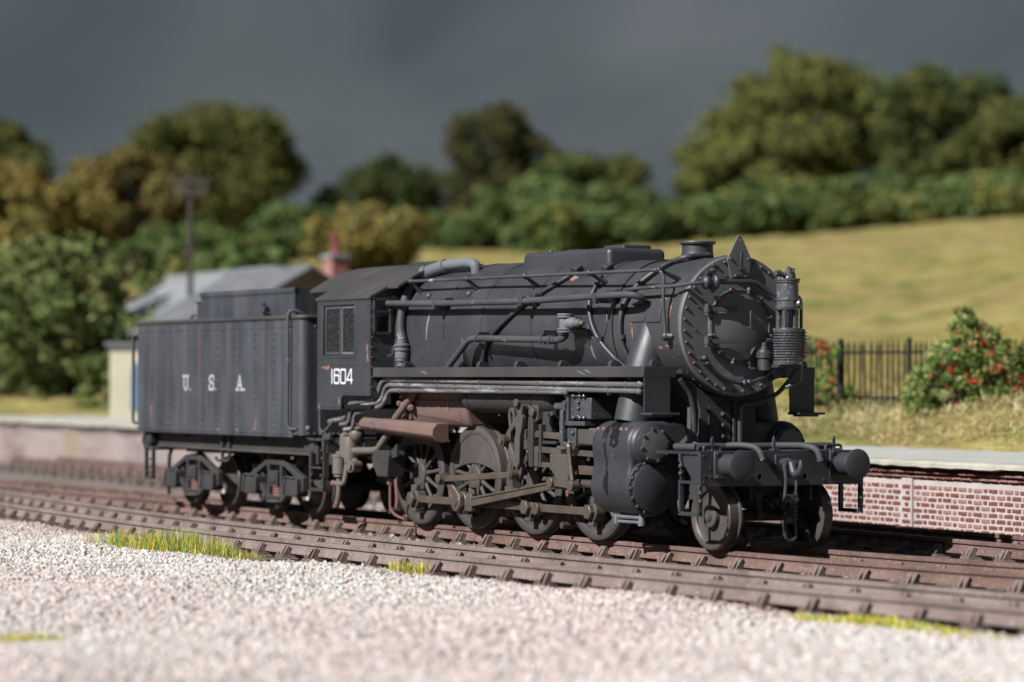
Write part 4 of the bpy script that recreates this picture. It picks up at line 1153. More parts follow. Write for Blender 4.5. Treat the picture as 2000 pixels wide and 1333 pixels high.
P('lid', rounded_box(-3.35, -2.85, -.05, .40, 3.83, 3.905, .025), 'paint', sandbox)
P('lid', rounded_box(-3.95, -3.65, -.25, .2, 3.83, 3.868, .015), 'paint', sandbox)
m = MB(); m.ball((-4.45, -.2, 3.86), .03, 8, 5); m.box(-4.5, -4.4, -.22, -.18, 3.83, 3.87); P('sand_filler', m, 'gloss', sandbox)
for x, mt in ((-3.20, 'smoke'), (-2.52, 'paint')):
    p = on_boiler(x, 3.52)
    m = MB(); m.obox((x, p.y - .02, 3.555), (.12, .10, .13), (.5, .2, .25)); m.obox((x + .05, p.y - .01, 3.56), (.05, .12, .10), (.5, .2, .1)); P('sand_valve', m, mt, sandbox, bevel=.008)
# ---- delivery pipes down the boiler side
def boiler_pipe(name, pts, off, r, mat='paint', n=10):
    path = [on_boiler(x, z, off=off) for x, z in pts]
    m = MB(); m.tube(path, r, n, bend=.12); return P(name, m, mat, boiler)
def spl(pts, k=8):                              # smooth (x, z) curve through points
    out = []
    Q = [pts[0]] + list(pts) + [pts[-1]]
    for i in range(1, len(Q) - 2):
        p0, p1, p2, p3 = [np.array(q, float) for q in Q[i - 1:i + 3]]
        for j in range(k):
            t = j / k
            out.append(tuple(.5 * (2 * p1 + (p2 - p0) * t + (2 * p0 - 5 * p1 + 4 * p2 - p3) * t * t + (3 * p1 - p0 - 3 * p2 + p3) * t ** 3)))
    out.append(tuple(pts[-1])); return out
boiler_pipe('sand_pipe', spl([(-3.22, 3.50), (-3.45, 3.36), (-3.93, 3.13), (-4.72, 2.68), (-5.02, 2.40), (-5.10, 2.22)]), .035, .030)
boiler_pipe('sand_pipe', spl([(-2.50, 3.47), (-2.43, 3.30), (-2.39, 3.06), (-2.17, 2.68), (-1.90, 2.40), (-1.72, 2.22)]), .035, .030)
boiler_pipe('sand_pipe', spl([(-1.22, 3.62), (-1.34, 3.45), (-1.50, 3.26), (-1.60, 3.06), (-1.62, 2.62), (-1.55, 2.34), (-1.52, 2.22)]), .042, .036)
for x, z in ((-1.6, 3.0), (-1.6, 2.62), (-3.9, 3.15), (-2.1, 2.6)):
    p = on_boiler(x, z, off=.03); q = on_boiler(x, z + .05, off=.03)
    m = MB(); m.cyl(p, q, .045, .045, 10); P('pipe_clip', m, 'paint', boiler)
# top pipe over the smokebox to the chimney
m = MB(); m.tube([on_boiler(-1.22, 3.615, off=.042), (-1.02, -.30, 3.67), (-1.0, .05, 3.70)], .036, 10, bend=.2); P('blower_pipe', m, 'smoke')
# ---- upper handrail with knobs
def handrail(side):
    m = MB()
    s = -1 if side else 1
    path = [(-7.36, s * .93, 3.515), (-.72, s * .93, 3.475), (-.60, s * .93, 3.40), (-.575, s * .955, 3.05), (-.555, s * .93, 2.66)]
    m.tube(path, .023, 10, bend=.10); hr = P('handrail', m, 'pipe')
    for x in (-7.1, -5.5, -3.94, -2.33, -.70):
        z = 3.515 - (x + 7.36) * .006
        m = MB(); m.ball((x, s * .93, z), .046, 10, 7)
        b = on_boiler(x, 3.36); m.tube([(x, s * .93, z), (x + .03, s * -b.y, b.z)], [.022, .036], 8); P('handrail_knob', m, 'paint', hr)
    m = MB(); b = on_boiler(-.555, 2.64); m.ball((-.555, s * .93, 2.64), .062, 10, 7); m.cyl((-.555, s * .93, 2.64), (-.47, s * -b.y + s * .01, 2.64), .05, .045, 10); P('handrail_socket', m, 'paint', hr)
handrail(1); handrail(0)
# ---- long pipe along the side, ending in a return bend
m = MB(); m.tube([(-7.52, -1.10, 3.20), (-6.0, -1.10, 3.165), (-3.7, -1.10, 3.145), (-1.30, -1.10, 3.175), (-1.10, -1.06, 3.17), (-1.04, -.94, 3.13), (-1.18, -.86, 3.10), (-1.4, -.84, 3.08)], .045, 12, bend=.10)
lp = P('side_pipe', m, 'pipe')
for x in (-6.07, -3.71, -1.87):
    b = on_boiler(x, 3.12)
    m = MB(); m.box(x - .035, x + .035, -1.155, b.y + .02, 3.08, 3.20); m.box(x - .06, x + .10, b.y - .10, b.y + .04, 3.14, 3.25); m.cyl((x, -1.10, 3.09), (x, -1.10, 3.07), .03, .02, 8)
    P('pipe_bracket', m, 'paint', lp, bevel=.006)
    m = MB(); m.cyl((x - .03, -1.10, 3.165 - .01), (x + .03, -1.10, 3.165 - .01), .056, .056, 12); P('pipe_clip', m, 'pipe', lp)
# ---- feed pipe rising to the clack valve
m = MB(); m.tube([(-5.85, -1.10, 2.18), (-5.10, -1.12, 2.655), (-4.86, -1.12, 2.66), (-2.74, -1.12, 2.615), (-2.60, -1.12, 2.66), (-2.60, -1.12, 2.76)], .046, 12, bend=.17)
fp = P('feed_pipe', m, 'pipe')
for x in (-4.86, -3.16):
    b = on_boiler(x, 2.66)
    m = MB(); m.box(x - .04, x + .05, -1.15, b.y + .02, 2.68, 2.75); m.cyl((x + .02, -1.12, 2.66 - .10), (x + .02, -1.12, 2.60), .03, .03, 8); P('pipe_bracket', m, 'paint', fp, bevel=.006)
for x, r in ((-4.86, .058), (-3.16, .058), (-2.95, .060), (-2.88, .056)):
    m = MB(); m.cyl((x - .025, -1.12, 2.66 - (x + 4.86) * .021), (x + .025, -1.12, 2.66 - (x + 4.86) * .021), r, r, 12); P('pipe_clip', m, 'pipe', fp)
vb = MB(); vb.cyl((-2.60, -1.12, 2.72), (-2.60, -1.12, 2.94), .085, .085, 16); valve = P('clack_valve', vb, 'pale', bevel=.006)
for z in (2.72, 2.755, 2.915, 2.945):
    m = MB(); m.cyl((-2.60, -1.12, z - .012), (-2.60, -1.12, z + .012), .112, .112, 18); P('valve_flange', m, 'pale', valve, bevel=.004)
m = MB(); m.lathe([(0, .07), (.13, .078), (.17, .07), (.19, .058)], (-2.58, -1.12, 2.83), (1, .15, 0), 14); P('valve_bonnet', m, 'pale', valve)
m = MB(); m.lathe([(0, .056), (.05, .05), (.06, .058), (.09, .05), (.10, .034), (.15, .03), (.16, .02)], (-2.40, -1.093, 2.83), (1, .15, 0), 14); P('bonnet_tip', m, 'brass', valve)
m = MB(); m.cyl((-2.60, -1.12, 2.83), on_boiler(-2.60, 2.83), .075, .085, 14); P('valve_branch', m, 'paint', valve)
m = MB()
for k in range(14):
    a = k / 13 * PI
    pass
m.tube([on_boiler(-2.18 + .22 * math.cos(a), 2.83 + .22 * math.sin(a), off=.004) for a in np.linspace(0, 2 * PI, 25)], .007, 5); P('valve_ring', m, 'boiler', valve)
# ---- steam turret pipe over the boiler shoulder
m = MB(); m.tube([(-6.05, -.45, 3.60), (-6.05, -.47, 3.74), (-6.20, -.50, 3.765), (-6.86, -.52, 3.745)], [.075] * 30, 14, bend=.10); stp = P('steam_pipe', m, 'pale')
m = MB(); m.tube([(-6.82, -.52, 3.745), (-7.25, -.58, 3.66)], .095, 14); P('lagging', m, 'pale', stp)
m = MB(); m.cyl((-7.22, -.575, 3.665), (-7.30, -.60, 3.635), .115, .115, 14); P('flange', m, 'pale', stp)
m = MB(); m.tube([(-7.28, -.59, 3.645), (-7.36, -.72, 3.56)] + [on_boiler(-7.33 + .02 * i, ang=.78 - .11 * i, off=.075) for i in range(8)] + [(-7.13, -1.05, 2.66)], .062, 12, bend=.08); P('down_pipe', m, 'pipe', stp)
m = MB(); m.lathe([(0, .05), (.03, .05), (.035, .08), (.06, .08), (.065, .06), (.10, .07), (.11, .09), (.14, .09), (.15, .10), (.20, .105), (.25, .10), (.26, .12), (.29, .12), (.295, .09), (.32, .09), (.325, .115), (.35, .115), (.36, .08), (.42, .08)], (-7.13, -1.06, 2.25), (0, 0, 1), 16); P('isolating_valve', m, 'pale', stp)
m = MB(); m.tube([(-7.13, -1.06, 2.56), (-7.24, -1.14, 2.56), (-7.26, -1.14, 2.44), (-7.40, -1.14, 2.43)], .025, 8, bend=.03); P('valve_handle', m, 'paint', stp)
# ---- small pipe along the smokebox to the front
m = MB(); m.tube([(-1.50, -.84, 3.22), (-1.42, -.93, 3.245), (-.75, -.94, 3.265), (-.42, -.93, 3.26), (-.20, -.80, 3.29), (-.14, -.62, 3.31)], .026, 8, bend=.08); P('front_pipe', m, 'pipe')
# ---- air valve on the smokebox front
m = MB(); m.lathe([(0, .055), (.03, .09), (.07, .09), (.08, .07), (.13, .065), (.16, .10), (.19, .10)], (-.17, -.64, 3.31), (.15, 1, .05), 14); av = P('air_valve', m, 'paint')
m = MB(); m.lathe([(0, .05), (.05, .06), (.12, .06), (.14, .035), (.20, .03), (.21, .055), (.23, .055), (.25, .03), (.28, .045), (.30, .03)], (-.14, -.50, 3.24), (0, 0, 1), 12); m.lathe([(0, .03), (.08, .03), (.09, .045), (.11, .04)], (-.14, -.50, 3.42), (0, -1, .1), 8); m.cyl((-.14, -.5, 3.18), (-.14, -.5, 3.24), .025, .04, 8); P('valve_body', m, 'paint', av)
m = MB(); m.tube([(-.15, -.44, 3.32), (-.16, .16, 3.33), (-.15, .30, 3.25), (-.10, .44, 3.17)], .034, 10, bend=.08); P('air_pipe', m, 'paint', av)
# ---- air pump on the far side of the smokebox front
PX, PY = .00, .545
pump = MB(); pump.lathe([(0, .175), (.02, .182), (.05, .182), (.055, .155), (.42, .155), (.425, .182), (.46, .182), (.465, .13)], (PX, PY, 2.29), (0, 0, 1), 28); pump = P('air_pump', pump, 'pump')
for k in range(11):
    z = 2.365 + k * .034
    m = MB(); m.lathe([(-.011, .15), (-.008, .178), (.008, .178), (.011, .15)], (PX, PY, z), (0, 0, 1), 28, caps=False); P('cooling_fin', m, 'pump', pump)
m = MB()
for a in (0.6, 2.2, 3.8, 5.4): m.box(PX + .105 * math.cos(a) - .03, PX + .105 * math.cos(a) + .03, PY + .105 * math.sin(a) - .03, PY + .105 * math.sin(a) + .03, 2.74, 3.00)
m.cyl((PX, PY, 2.74), (PX, PY, 3.0), .03, .03, 10); P('distance_piece', m, 'pump', pump)
m = MB(); m.lathe([(0, .14), (.02, .155), (.05, .155), (.06, .14), (.115, .14), (.12, .15), (.135, .15), (.14, .14), (.34, .14), (.345, .155), (.37, .155), (.375, .165), (.395, .165), (.40, .06)], (PX, PY, 2.98), (0, 0, 1), 28); P('steam_cylinder', m, 'pump', pump)
m = MB(); m.lathe([(0, .075), (.05, .07), (.06, .05), (.10, .05), (.12, .03), (.15, .028), (.16, .015)], (PX, PY + .02, 3.37), (0, 0, 1), 12); m.lathe([(0, .04), (.06, .04), (.08, .028), (.14, .03)], (PX, PY + .08, 3.37), (0, 0, 1), 8); m.lathe([(0, .035), (.06, .04), (.10, .03), (.12, .04), (.15, .035)], (PX, PY - .04, 3.42), (0, -1, .15), 8); P('pump_head', m, 'pump', pump)
m = MB(); m.lathe([(0, .06), (.05, .06), (.06, .04)], (PX + .10, PY + .08, 3.06), (1, .6, 0), 10); P('valve_chest', m, 'pump', pump)
m = MB(); m.tube([(PX, PY + .20, 2.20), (PX, PY + .22, 2.30), (PX, PY + .215, 3.10), (PX - .04, PY + .19, 3.17), (PX - .08, PY + .10, 3.17)], .022, 8, bend=.06); m.tube([(PX, PY + .22, 2.30), (PX, PY + .20, 2.08), (PX - .1, PY + .05, 2.0)], .024, 8, bend=.05); P('discharge_pipe', m, 'pump', pump)
m = MB()
for i in range(8):
    z = 2.40 + i * .042
    m.box(PX + .02, PX + .12, PY + .14, PY + .225, z - .008, z + .008)
m.box(PX + .05, PX + .07, PY + .14, PY + .23, 2.36, 2.74); P('pump_cage', m, 'pump', pump, kind='stuff')
m = MB(); m.prism([(.40, 2.25), (.68, 2.25), (.62, 2.14), (.50, 2.10)], 'yz', -.28, -.20); m.box(-.30, .05, .36, .72, 2.25, 2.29); P('pump_bracket', m, 'paint', pump, bevel=.006)
# ---- strainer pot by the door
m = MB(); m.lathe([(0, .085), (.15, .085), (.155, .105), (.22, .105), (.225, .09), (.25, .085), (.255, .05), (.30, .045)], (-.16, .305, 2.22), (0, 0, 1), 18); pot = P('strainer_pot', m, 'paint')
m = MB(); m.tube([(-.16, .305, 2.5), (-.16, .305, 2.58), (-.16, .37, 2.60), (-.16, .45, 2.58)], .034, 10, bend=.06); P('strainer_pipe', m, 'paint', pot)
m = MB(); m.tube([(-.25, .14, 2.25), (-.22, .15, 2.45), (-.22, .20, 2.50)], .02, 6, bend=.04); m.box(-.28, -.16, .14, .28, 2.235, 2.255); P('pot_bracket', m, 'paint', pot)
# ---- curved handrail below the door
m = MB(); m.tube([(-.20, .70 * math.cos(a), BZ - .02 + .70 * math.sin(a)) for a in np.linspace(PI * 1.21, PI * 1.80, 22)], .024, 8); chr_ = P('front_handrail', m, 'paint')
for a in (PI * 1.205, PI * 1.53):
    for d in (-.05, .05):
        y, z = .70 * math.cos(a + d), BZ - .02 + .70 * math.sin(a + d)
        m = MB(); m.ball((-.20, y, z), .045, 10, 6); m.cyl((-.29, y, z), (-.2, y, z), .028, .028, 8); P('handrail_knob', m, 'paint', chr_)

# ---- smokebox saddle
ring = []
for a in np.linspace(-.92, .92, 15): ring.append((.90 * math.sin(a), BZ - .90 * math.cos(a)))
m = MB(); m.prism(ring + [(.66, 2.05), (.50, 1.90), (.43, 1.70), (.45, 1.42), (.62, 1.28), (.62, 1.0), (-.62, 1.0), (-.62, 1.28), (-.45, 1.42), (-.43, 1.70), (-.50, 1.90), (-.66, 2.05)], 'yz', -1.50, -.52); sad = P('saddle', m, 'under', bevel=.012)
m = MB(); m.box(-.52, -.49, -.06, .02, 1.25, 1.80); m.box(-.52, -.46, .05, .08, 1.25, 1.84); m.box(-.52, -.50, -.30, -.07, 1.22, 1.76)
for z in (1.38, 1.52, 1.66, 1.78): m.ball((-.485, -.10, z), .035, 8, 5)
P('saddle_ribs', m, 'under', sad, kind='stuff')
# ---- cylinders
def cyl_section():
    out = []
    c1, r1 = (1.03, .74), .345; c2, r2 = (1.06, 1.275), .295
    for a in np.linspace(-PI * .5, PI * .10, 14): out.append((c1[0] + r1 * math.cos(a), c1[1] + r1 * math.sin(a)))
    for t in np.linspace(.12, .88, 7): out.append((1.358 - .026 * math.sin(PI * t), .85 + t * .36))
    for a in np.linspace(-PI * .03, PI * .5, 12): out.append((c2[0] + r2 * math.cos(a), c2[1] + r2 * math.sin(a)))
    out += [(.45, 1.57), (.45, .62), (.72, .52)]
    return out
def cylinder(side):
    s = -1 if side == 0 else 1
    sec = [(s * a, b) for a, b in cyl_section()]
    m = MB(); m.prism(sec, 'yz', -1.62, -.74); c = P('cylinder_block', m, 'paint', bevel=.055, seg=4)
    m = MB(); m.lathe([(0, .355), (.03, .36), (.06, .35), (.065, .31), (.10, .31), (.115, .29)], (-.76, s * 1.03, .74), (1, 0, 0), 40); P('cylinder_cover', m, 'paint', c)
    m = MB()
    for i in range(16):
        a = 2 * PI * i / 16; m.hexbolt((-.70, s * 1.03 + .325 * math.cos(a), .74 + .325 * math.sin(a)), (1, 0, 0), .024, .035)
    P('cover_bolts', m, 'paint', c, kind='stuff')
    m = MB(); m.lathe([(0, .285), (.05, .282), (.09, .255), (.10, .235), (.16, .235), (.17, .21), (.175, .205)], (-.78, s * 1.05, 1.28), (1, 0, 0), 36); P('valve_chest', m, 'paint', c)
    m = MB(); m.lathe([(0, .19), (.012, .19), (.016, .17), (.016, .0001)], (-.606, s * 1.05, 1.28), (1, 0, 0), 36, caps=False); P('valve_cover', m, 'front', c)
    m = MB()
    for i in range(8):
        a = 2 * PI * (i + .25) / 8; m.hexbolt((-.61, s * 1.05 + .20 * math.cos(a), 1.28 + .20 * math.sin(a)), (1, 0, 0), .022, .03)
    P('valve_bolts', m, 'pipe', c, kind='stuff')
    m = MB(); m.lathe([(0, .24), (.10, .24), (.11, .18), (.22, .15), (.30, .13)], (-1.60, s * 1.0, 1.29), (-1, 0, 0), 24); P('rear_valve_cover', m, 'grime', c)
    m = MB(); m.lathe([(0, .30), (.05, .30), (.07, .12), (.20, .10)], (-1.60, s * 1.03, .74), (-1, 0, 0), 24); P('gland', m, 'under', c)
    if side == 0:
        m = MB()
        for x, z, w in ((-1.16, 1.13, .10), (-1.08, .96, .13)): m.box(x, x + w, -1.345 if z > 1.05 else -1.335, -1.20, z, z + .022); m.box(x + .05, x + .075, -1.355 if z > 1.05 else -1.345, -1.2, z - .025, z + .03)
        P('name_clips', m, 'gloss', c, kind='stuff')
        m = MB()
        for x, z in ((-1.55, 1.47), (-1.43, 1.47), (-1.02, 1.47), (-.90, 1.47)):
            m.rivet((x, -1.06 - .295 * math.cos(.72), z), (0, -.75, .65), .026, .022, 7)
        P('lagging_screws', m, 'chip', c, kind='stuff')
        m = MB()
        m.tube([(-1.36, -1.14, .36), (-.82, -1.12, .36)], .024, 8); m.tube([(-1.30, -1.14, .30), (-.80, -1.10, .30)], .02, 8)
        m.lathe([(0, .045), (.05, .05), (.09, .035), (.15, .035)], (-.80, -1.12, .26), (0, 0, 1), 10); m.lathe([(0, .035), (.08, .04), (.12, .03)], (-1.34, -1.14, .27), (0, 0, 1), 8); m.cyl((-.83, -1.08, .36), (-.83, -1.05, .46), .04, .05, 10); m.cyl((-1.3, -1.08, .33), (-1.3, -1.05, .45), .035, .045, 8)
        P('drain_cocks', m, 'pale', c)
    m = MB(); m.tube([(-1.16, s * .66, 2.80), (-1.17, s * .83, 2.24), (-1.19, s * 1.0, 1.54)], [.21, .255, .24], 28); P('steam_pipe', m, 'paint', c)
cylinder(0); cylinder(1)
# ---- frames
m = MB()
for y in (-.47, .44): m.prism([(-9.0, .55), (-7.9, .40), (.62, .62), (.62, 1.18), (-.6, 1.18), (-1.6, 1.30), (-9.0, 1.30)], 'xz', y, y + .03)
for x in (-8.6, -7.9, -6.3, -4.7, -3.1, -1.9, -.2): m.box(x, x + .05, -.44, .44, .62, 1.2)
P('main_frames', m, 'under')
m = MB(); m.box(-7.6, -1.6, -.44, .44, 1.15, 1.30); m.cyl((-7.2, 0, 2.05), (-1.8, 0, 2.05), .33, .33, 16); P('frame_deck', m, 'under')
m = MB(); m.box(-4.7, -1.52, -.12, .12, 1.28, 1.78); P('gap_blocker', m, 'under')  # added block, hides the sunlit meadow showing through under the boiler

# ---- running boards
def runboard(s):
    y0, y1 = (-1.32, -.80) if s < 0 else (.80, 1.32)
    m = MB(); m.box(-7.59, -.48, y0, y1, 2.215, 2.25); rb = P('running_board', m, 'paint')
    ye = -1.325 if s < 0 else 1.325
    m = MB(); m.box(-7.59, -.476, min(ye, ye - s * .03), max(ye, ye - s * .03), 2.125, 2.262); P('edge_angle', m, 'pipe' if False else 'roof', rb, bevel=.005)
    m = MB(); m.box(-.478, -.45, min(ye, s * .84), max(ye, s * .84), 2.125, 2.262); P('end_angle', m, 'paint', rb, bevel=.005)
    m = MB(); m.box(-.475, -.452, min(ye + s * -.01, s * .93), max(ye - s * .01, s * .93), 1.68, 2.13); P('end_plate', m, 'paint', rb)
    m = MB(); m.box(-.50, -.25, min(s * 1.34, s * .92), max(s * 1.34, s * .92), 1.655, 1.685); m.box(-.46, -.32, min(s * 1.28, s * .98), max(s * 1.28, s * .98), 1.63, 1.657); P('end_step', m, 'paint', rb, bevel=.005)
    for x in (-6.83, -4.72, -3.73, -2.63, -1.42, -.50):
        b = on_boiler(x, 2.35)
        m = MB(); m.prism([(s * 1.22, 2.25), (s * 1.20, 2.33), (s * 1.15, 2.35), (s * 1.06, 2.32), (s * .99, 2.25), (s * 1.06, 2.25), (s * 1.10, 2.28), (s * 1.16, 2.25)], 'yz', x - .035, x + .035); P('board_bracket', m, 'paint', rb, bevel=.006)
    for x in (-6.6, -5.3, -4.0, -2.7, -1.4):
        m = MB(); m.box(x, x + .03, min(s * 1.25, s * .9), max(s * 1.25, s * .9), 1.90, 2.215); P('hanger', m, 'under', rb)
    return rb
runboard(-1); runboard(1)
# ---- three pipes under the near running board
pts = {'a': [(-.68, 2.030), (-7.42, 2.092), (-7.60, 1.815), (-8.46, 1.735), (-8.54, 1.515), (-9.08, 1.455)],
       'b': [(-.70, 1.950), (-7.33, 2.010), (-7.45, 1.765), (-8.40, 1.655), (-8.46, 1.435), (-8.72, 1.418)],
       'c': [(-2.42, 1.930), (-7.25, 1.932), (-7.39, 1.715), (-8.29, 1.578), (-8.33, 1.358), (-8.60, 1.348)]}
for k, r in (('a', .040), ('b', .034), ('c', .032)):
    path = [(x, -1.22, z) for x, z in pts[k]]
    m = MB(); m.tube(path, r, 12, bend=.14); pp = P('air_line', m, 'airline')
    e = Vector(path[0]); m = MB(); m.ball(tuple(e), r * 1.45, 10, 7); P('pipe_end', m, 'airline', pp)
    d0, d1 = Vector(path[0]), Vector(path[1])
    for x in (-.98, -2.1, -3.1, -4.6, -5.8, -6.9):
        if x > d0.x: continue
        t = (x - d0.x) / (d1.x - d0.x); q = d0.lerp(d1, t)
        m = MB(); m.cyl(q + Vector((-.02, 0, 0)), q + Vector((.02, 0, 0)), r * 1.22, r * 1.22, 12); P('pipe_clip', m, 'airline', pp)
for x in (-.98, -3.1, -4.6):
    m = MB(); m.bar((x, -1.18, 2.22), (x, -1.18, 1.90), .03, .02, up=(1, 0, 0)); P('pipe_hanger', m, 'paint')
# ---- air reservoirs
for s in (-1, 1):
    m = MB(); m.lathe([(0, .05), (.02, .14), (.06, .20), (.12, .225), (2.30, .225), (2.36, .20), (2.40, .14), (2.42, .05)], (-5.42, s * .90, 1.86), (1, 0, 0), 30); rs = P('air_reservoir', m, 'under')
    for x in (-5.2, -3.5):
        m = MB(); m.lathe([(-.02, .227), (-.02, .236), (.02, .236), (.02, .227)], (x, s * .90, 1.86), (1, 0, 0), 30, caps=False); P('strap', m, 'under', rs)
    m = MB(); m.lathe([(0, .04), (.04, .05), (.06, .02)], (-4.6, s * .9, 1.64), (0, 0, -1), 8); P('drain_plug', m, 'under', rs)
# ---- firebox and ashpan
m = MB(); m.prism([(-.97, 2.12), (.97, 2.12), (.965, 1.62), (.93, 1.50), (.86, 1.42), (-.86, 1.42), (-.93, 1.50), (-.965, 1.62)], 'yz', -7.40, -5.45); fb = P('firebox', m, 'rust', bevel=.05, seg=3)
m = MB()
for i in range(11): m.rivet((-5.62 + 0 * i, -.97, 1.55 + .05 * i), (0, -1, 0), .013)
for i in range(22): m.rivet((-7.1 + .07 * i, -.968, 1.60 - .004 * i), (0, -1, 0), .013)
P('firebox_rivets', m, 'rust', fb, kind='stuff')
m = MB(); m.box(-7.25, -5.5, -.985, -.96, 1.77, 1.80); P('foundation_lip', m, 'rust', fb, bevel=.008)
for i in range(4):
    m = MB(); m.lathe([(0, .035), (.10, .05), (.13, .05), (.15, .03)], (-7.30 + .11 * i, -1.0, 1.76 - .02 * i), (.9, -.5, -.15), 10); P('clip_bolt', m, 'rust', fb)
    m = MB(); m.box(-7.32 + .1 * i, -7.28 + .1 * i, -1.0, -.9, 1.52, 1.72); P('hopper_rib', m, 'rust', fb)
def ashpan(s):
    m = MB()
    sec = [(1.00, .02), (1.20, .02), (1.27, -.06), (1.28, -.15), (1.22, -.23), (1.10, -.26), (1.00, -.24)]
    vs = [(-8.05, s * y, 1.52 + z * .72) for y, z in sec] + [(-5.86, s * y, 1.455 + z) for y, z in sec]
    n = len(sec)
    m.add(vs, [tuple(range(n)), tuple(range(n, 2 * n))] + [(i, (i + 1) % n, n + (i + 1) % n, n + i) for i in range(n)])
    return P('ashpan', m, 'rust', bevel=.012)
ashpan(-1); ashpan(1)
m = MB(); m.tube([(-6.70, -1.02, 1.98), (-7.22, -1.12, 1.52)], .055, 12); P('blowdown_pipe', m, 'rust')
m = MB(); m.tube([(-7.35, -1.10, 1.38), (-7.75, -1.12, 1.06), (-7.90, -1.12, 1.045), (-8.48, -1.12, 1.03)], .055, 12, bend=.12); P('injector_pipe', m, 'brass')
# ---- injector below the cab
m = MB(); m.lathe([(0, .05), (.02, .10), (.10, .11), (.35, .11), (.42, .09), (.45, .12), (.50, .12)], (-8.62, -1.10, .82), (0, 0, 1), 14); m.box(-8.83, -8.62, -1.18, -1.02, .92, 1.28); inj = P('injector', m, 'brass', bevel=.008)
m = MB(); m.lathe([(0, .05), (.02, .085), (.05, .07), (.06, .10), (.30, .10), (.31, .11), (.35, .11), (.36, .05), (.39, .05), (.40, .02)], (-8.88, -1.16, .62), (0, 0, 1), 16); P('overflow_cup', m, 'brass', inj)
m = MB(); m.tube([(-8.88, -1.16, .63), (-8.88, -1.16, .50), (-8.89, -1.16, .36), (-8.93, -1.16, .24)], .042, 10, bend=.1); P('overflow_pipe', m, 'brass', inj)
m = MB(); m.cyl((-8.93, -1.16, .245), (-8.965, -1.16, .185), .044, .044, 10); m.ball((-9.06, -1.16, .53), .05, 10, 6); P('red_tip', m, 'red', inj)
m = MB(); m.tube([(-9.05, -1.16, .53), (-8.74, -1.16, .53), (-8.72, -1.14, .62), (-8.70, -1.12, .85)], .04, 10, bend=.06); P('drain_elbow', m, 'brass', inj)
m = MB(); m.cyl((-8.42, -1.22, .80), (-8.46, -1.05, .80), .085, .085, 16); m.cyl((-8.42, -1.23, .80), (-8.42, -1.245, .80), .055, .055, 14); m.tube([(-8.45, -1.08, .80), (-8.56, -1.08, .88), (-8.60, -1.08, 1.0)], .06, 10, bend=.05); P('water_valve', m, 'brass', inj)
m = MB(); m.ball((-8.40, -1.12, 1.27), .12, 12, 8); m.lathe([(0, .09), (.03, .10), (.06, .08)], (-8.36, -1.12, 1.36), (.3, 0, 1), 10); P('strainer', m, 'brass', inj)
# ---- sand/ lubricator box ahead of the rear wheel
m = MB(); m.prism([(-7.66, .98), (-7.60, 1.06), (-7.20, 1.06), (-7.16, 1.0), (-7.20, .68), (-7.50, .68), (-7.66, .86)], 'xz', -1.26, -.98); tb = P('rear_sandbox', m, 'under', bevel=.012)
m = MB(); m.prism([(-7.22, 1.03), (-7.04, 1.16), (-7.02, 1.16), (-7.02, .98), (-7.18, .95)], 'xz', -1.20, -1.16); P('box_bracket', m, 'under', tb)
m = MB(); m.lathe([(0, .03), (.03, .05), (.11, .05), (.13, .03)], (-7.36, -1.12, .55), (0, 0, 1), 8); P('nozzle', m, 'brass', tb)
m = MB(); m.tube([(-7.36, -1.12, .56), (-7.36, -1.12, .22), (-7.28, -1.08, .12), (-7.14, -1.0, .07)], .022, 8, bend=.1); P('sand_spout', m, 'red', tb)

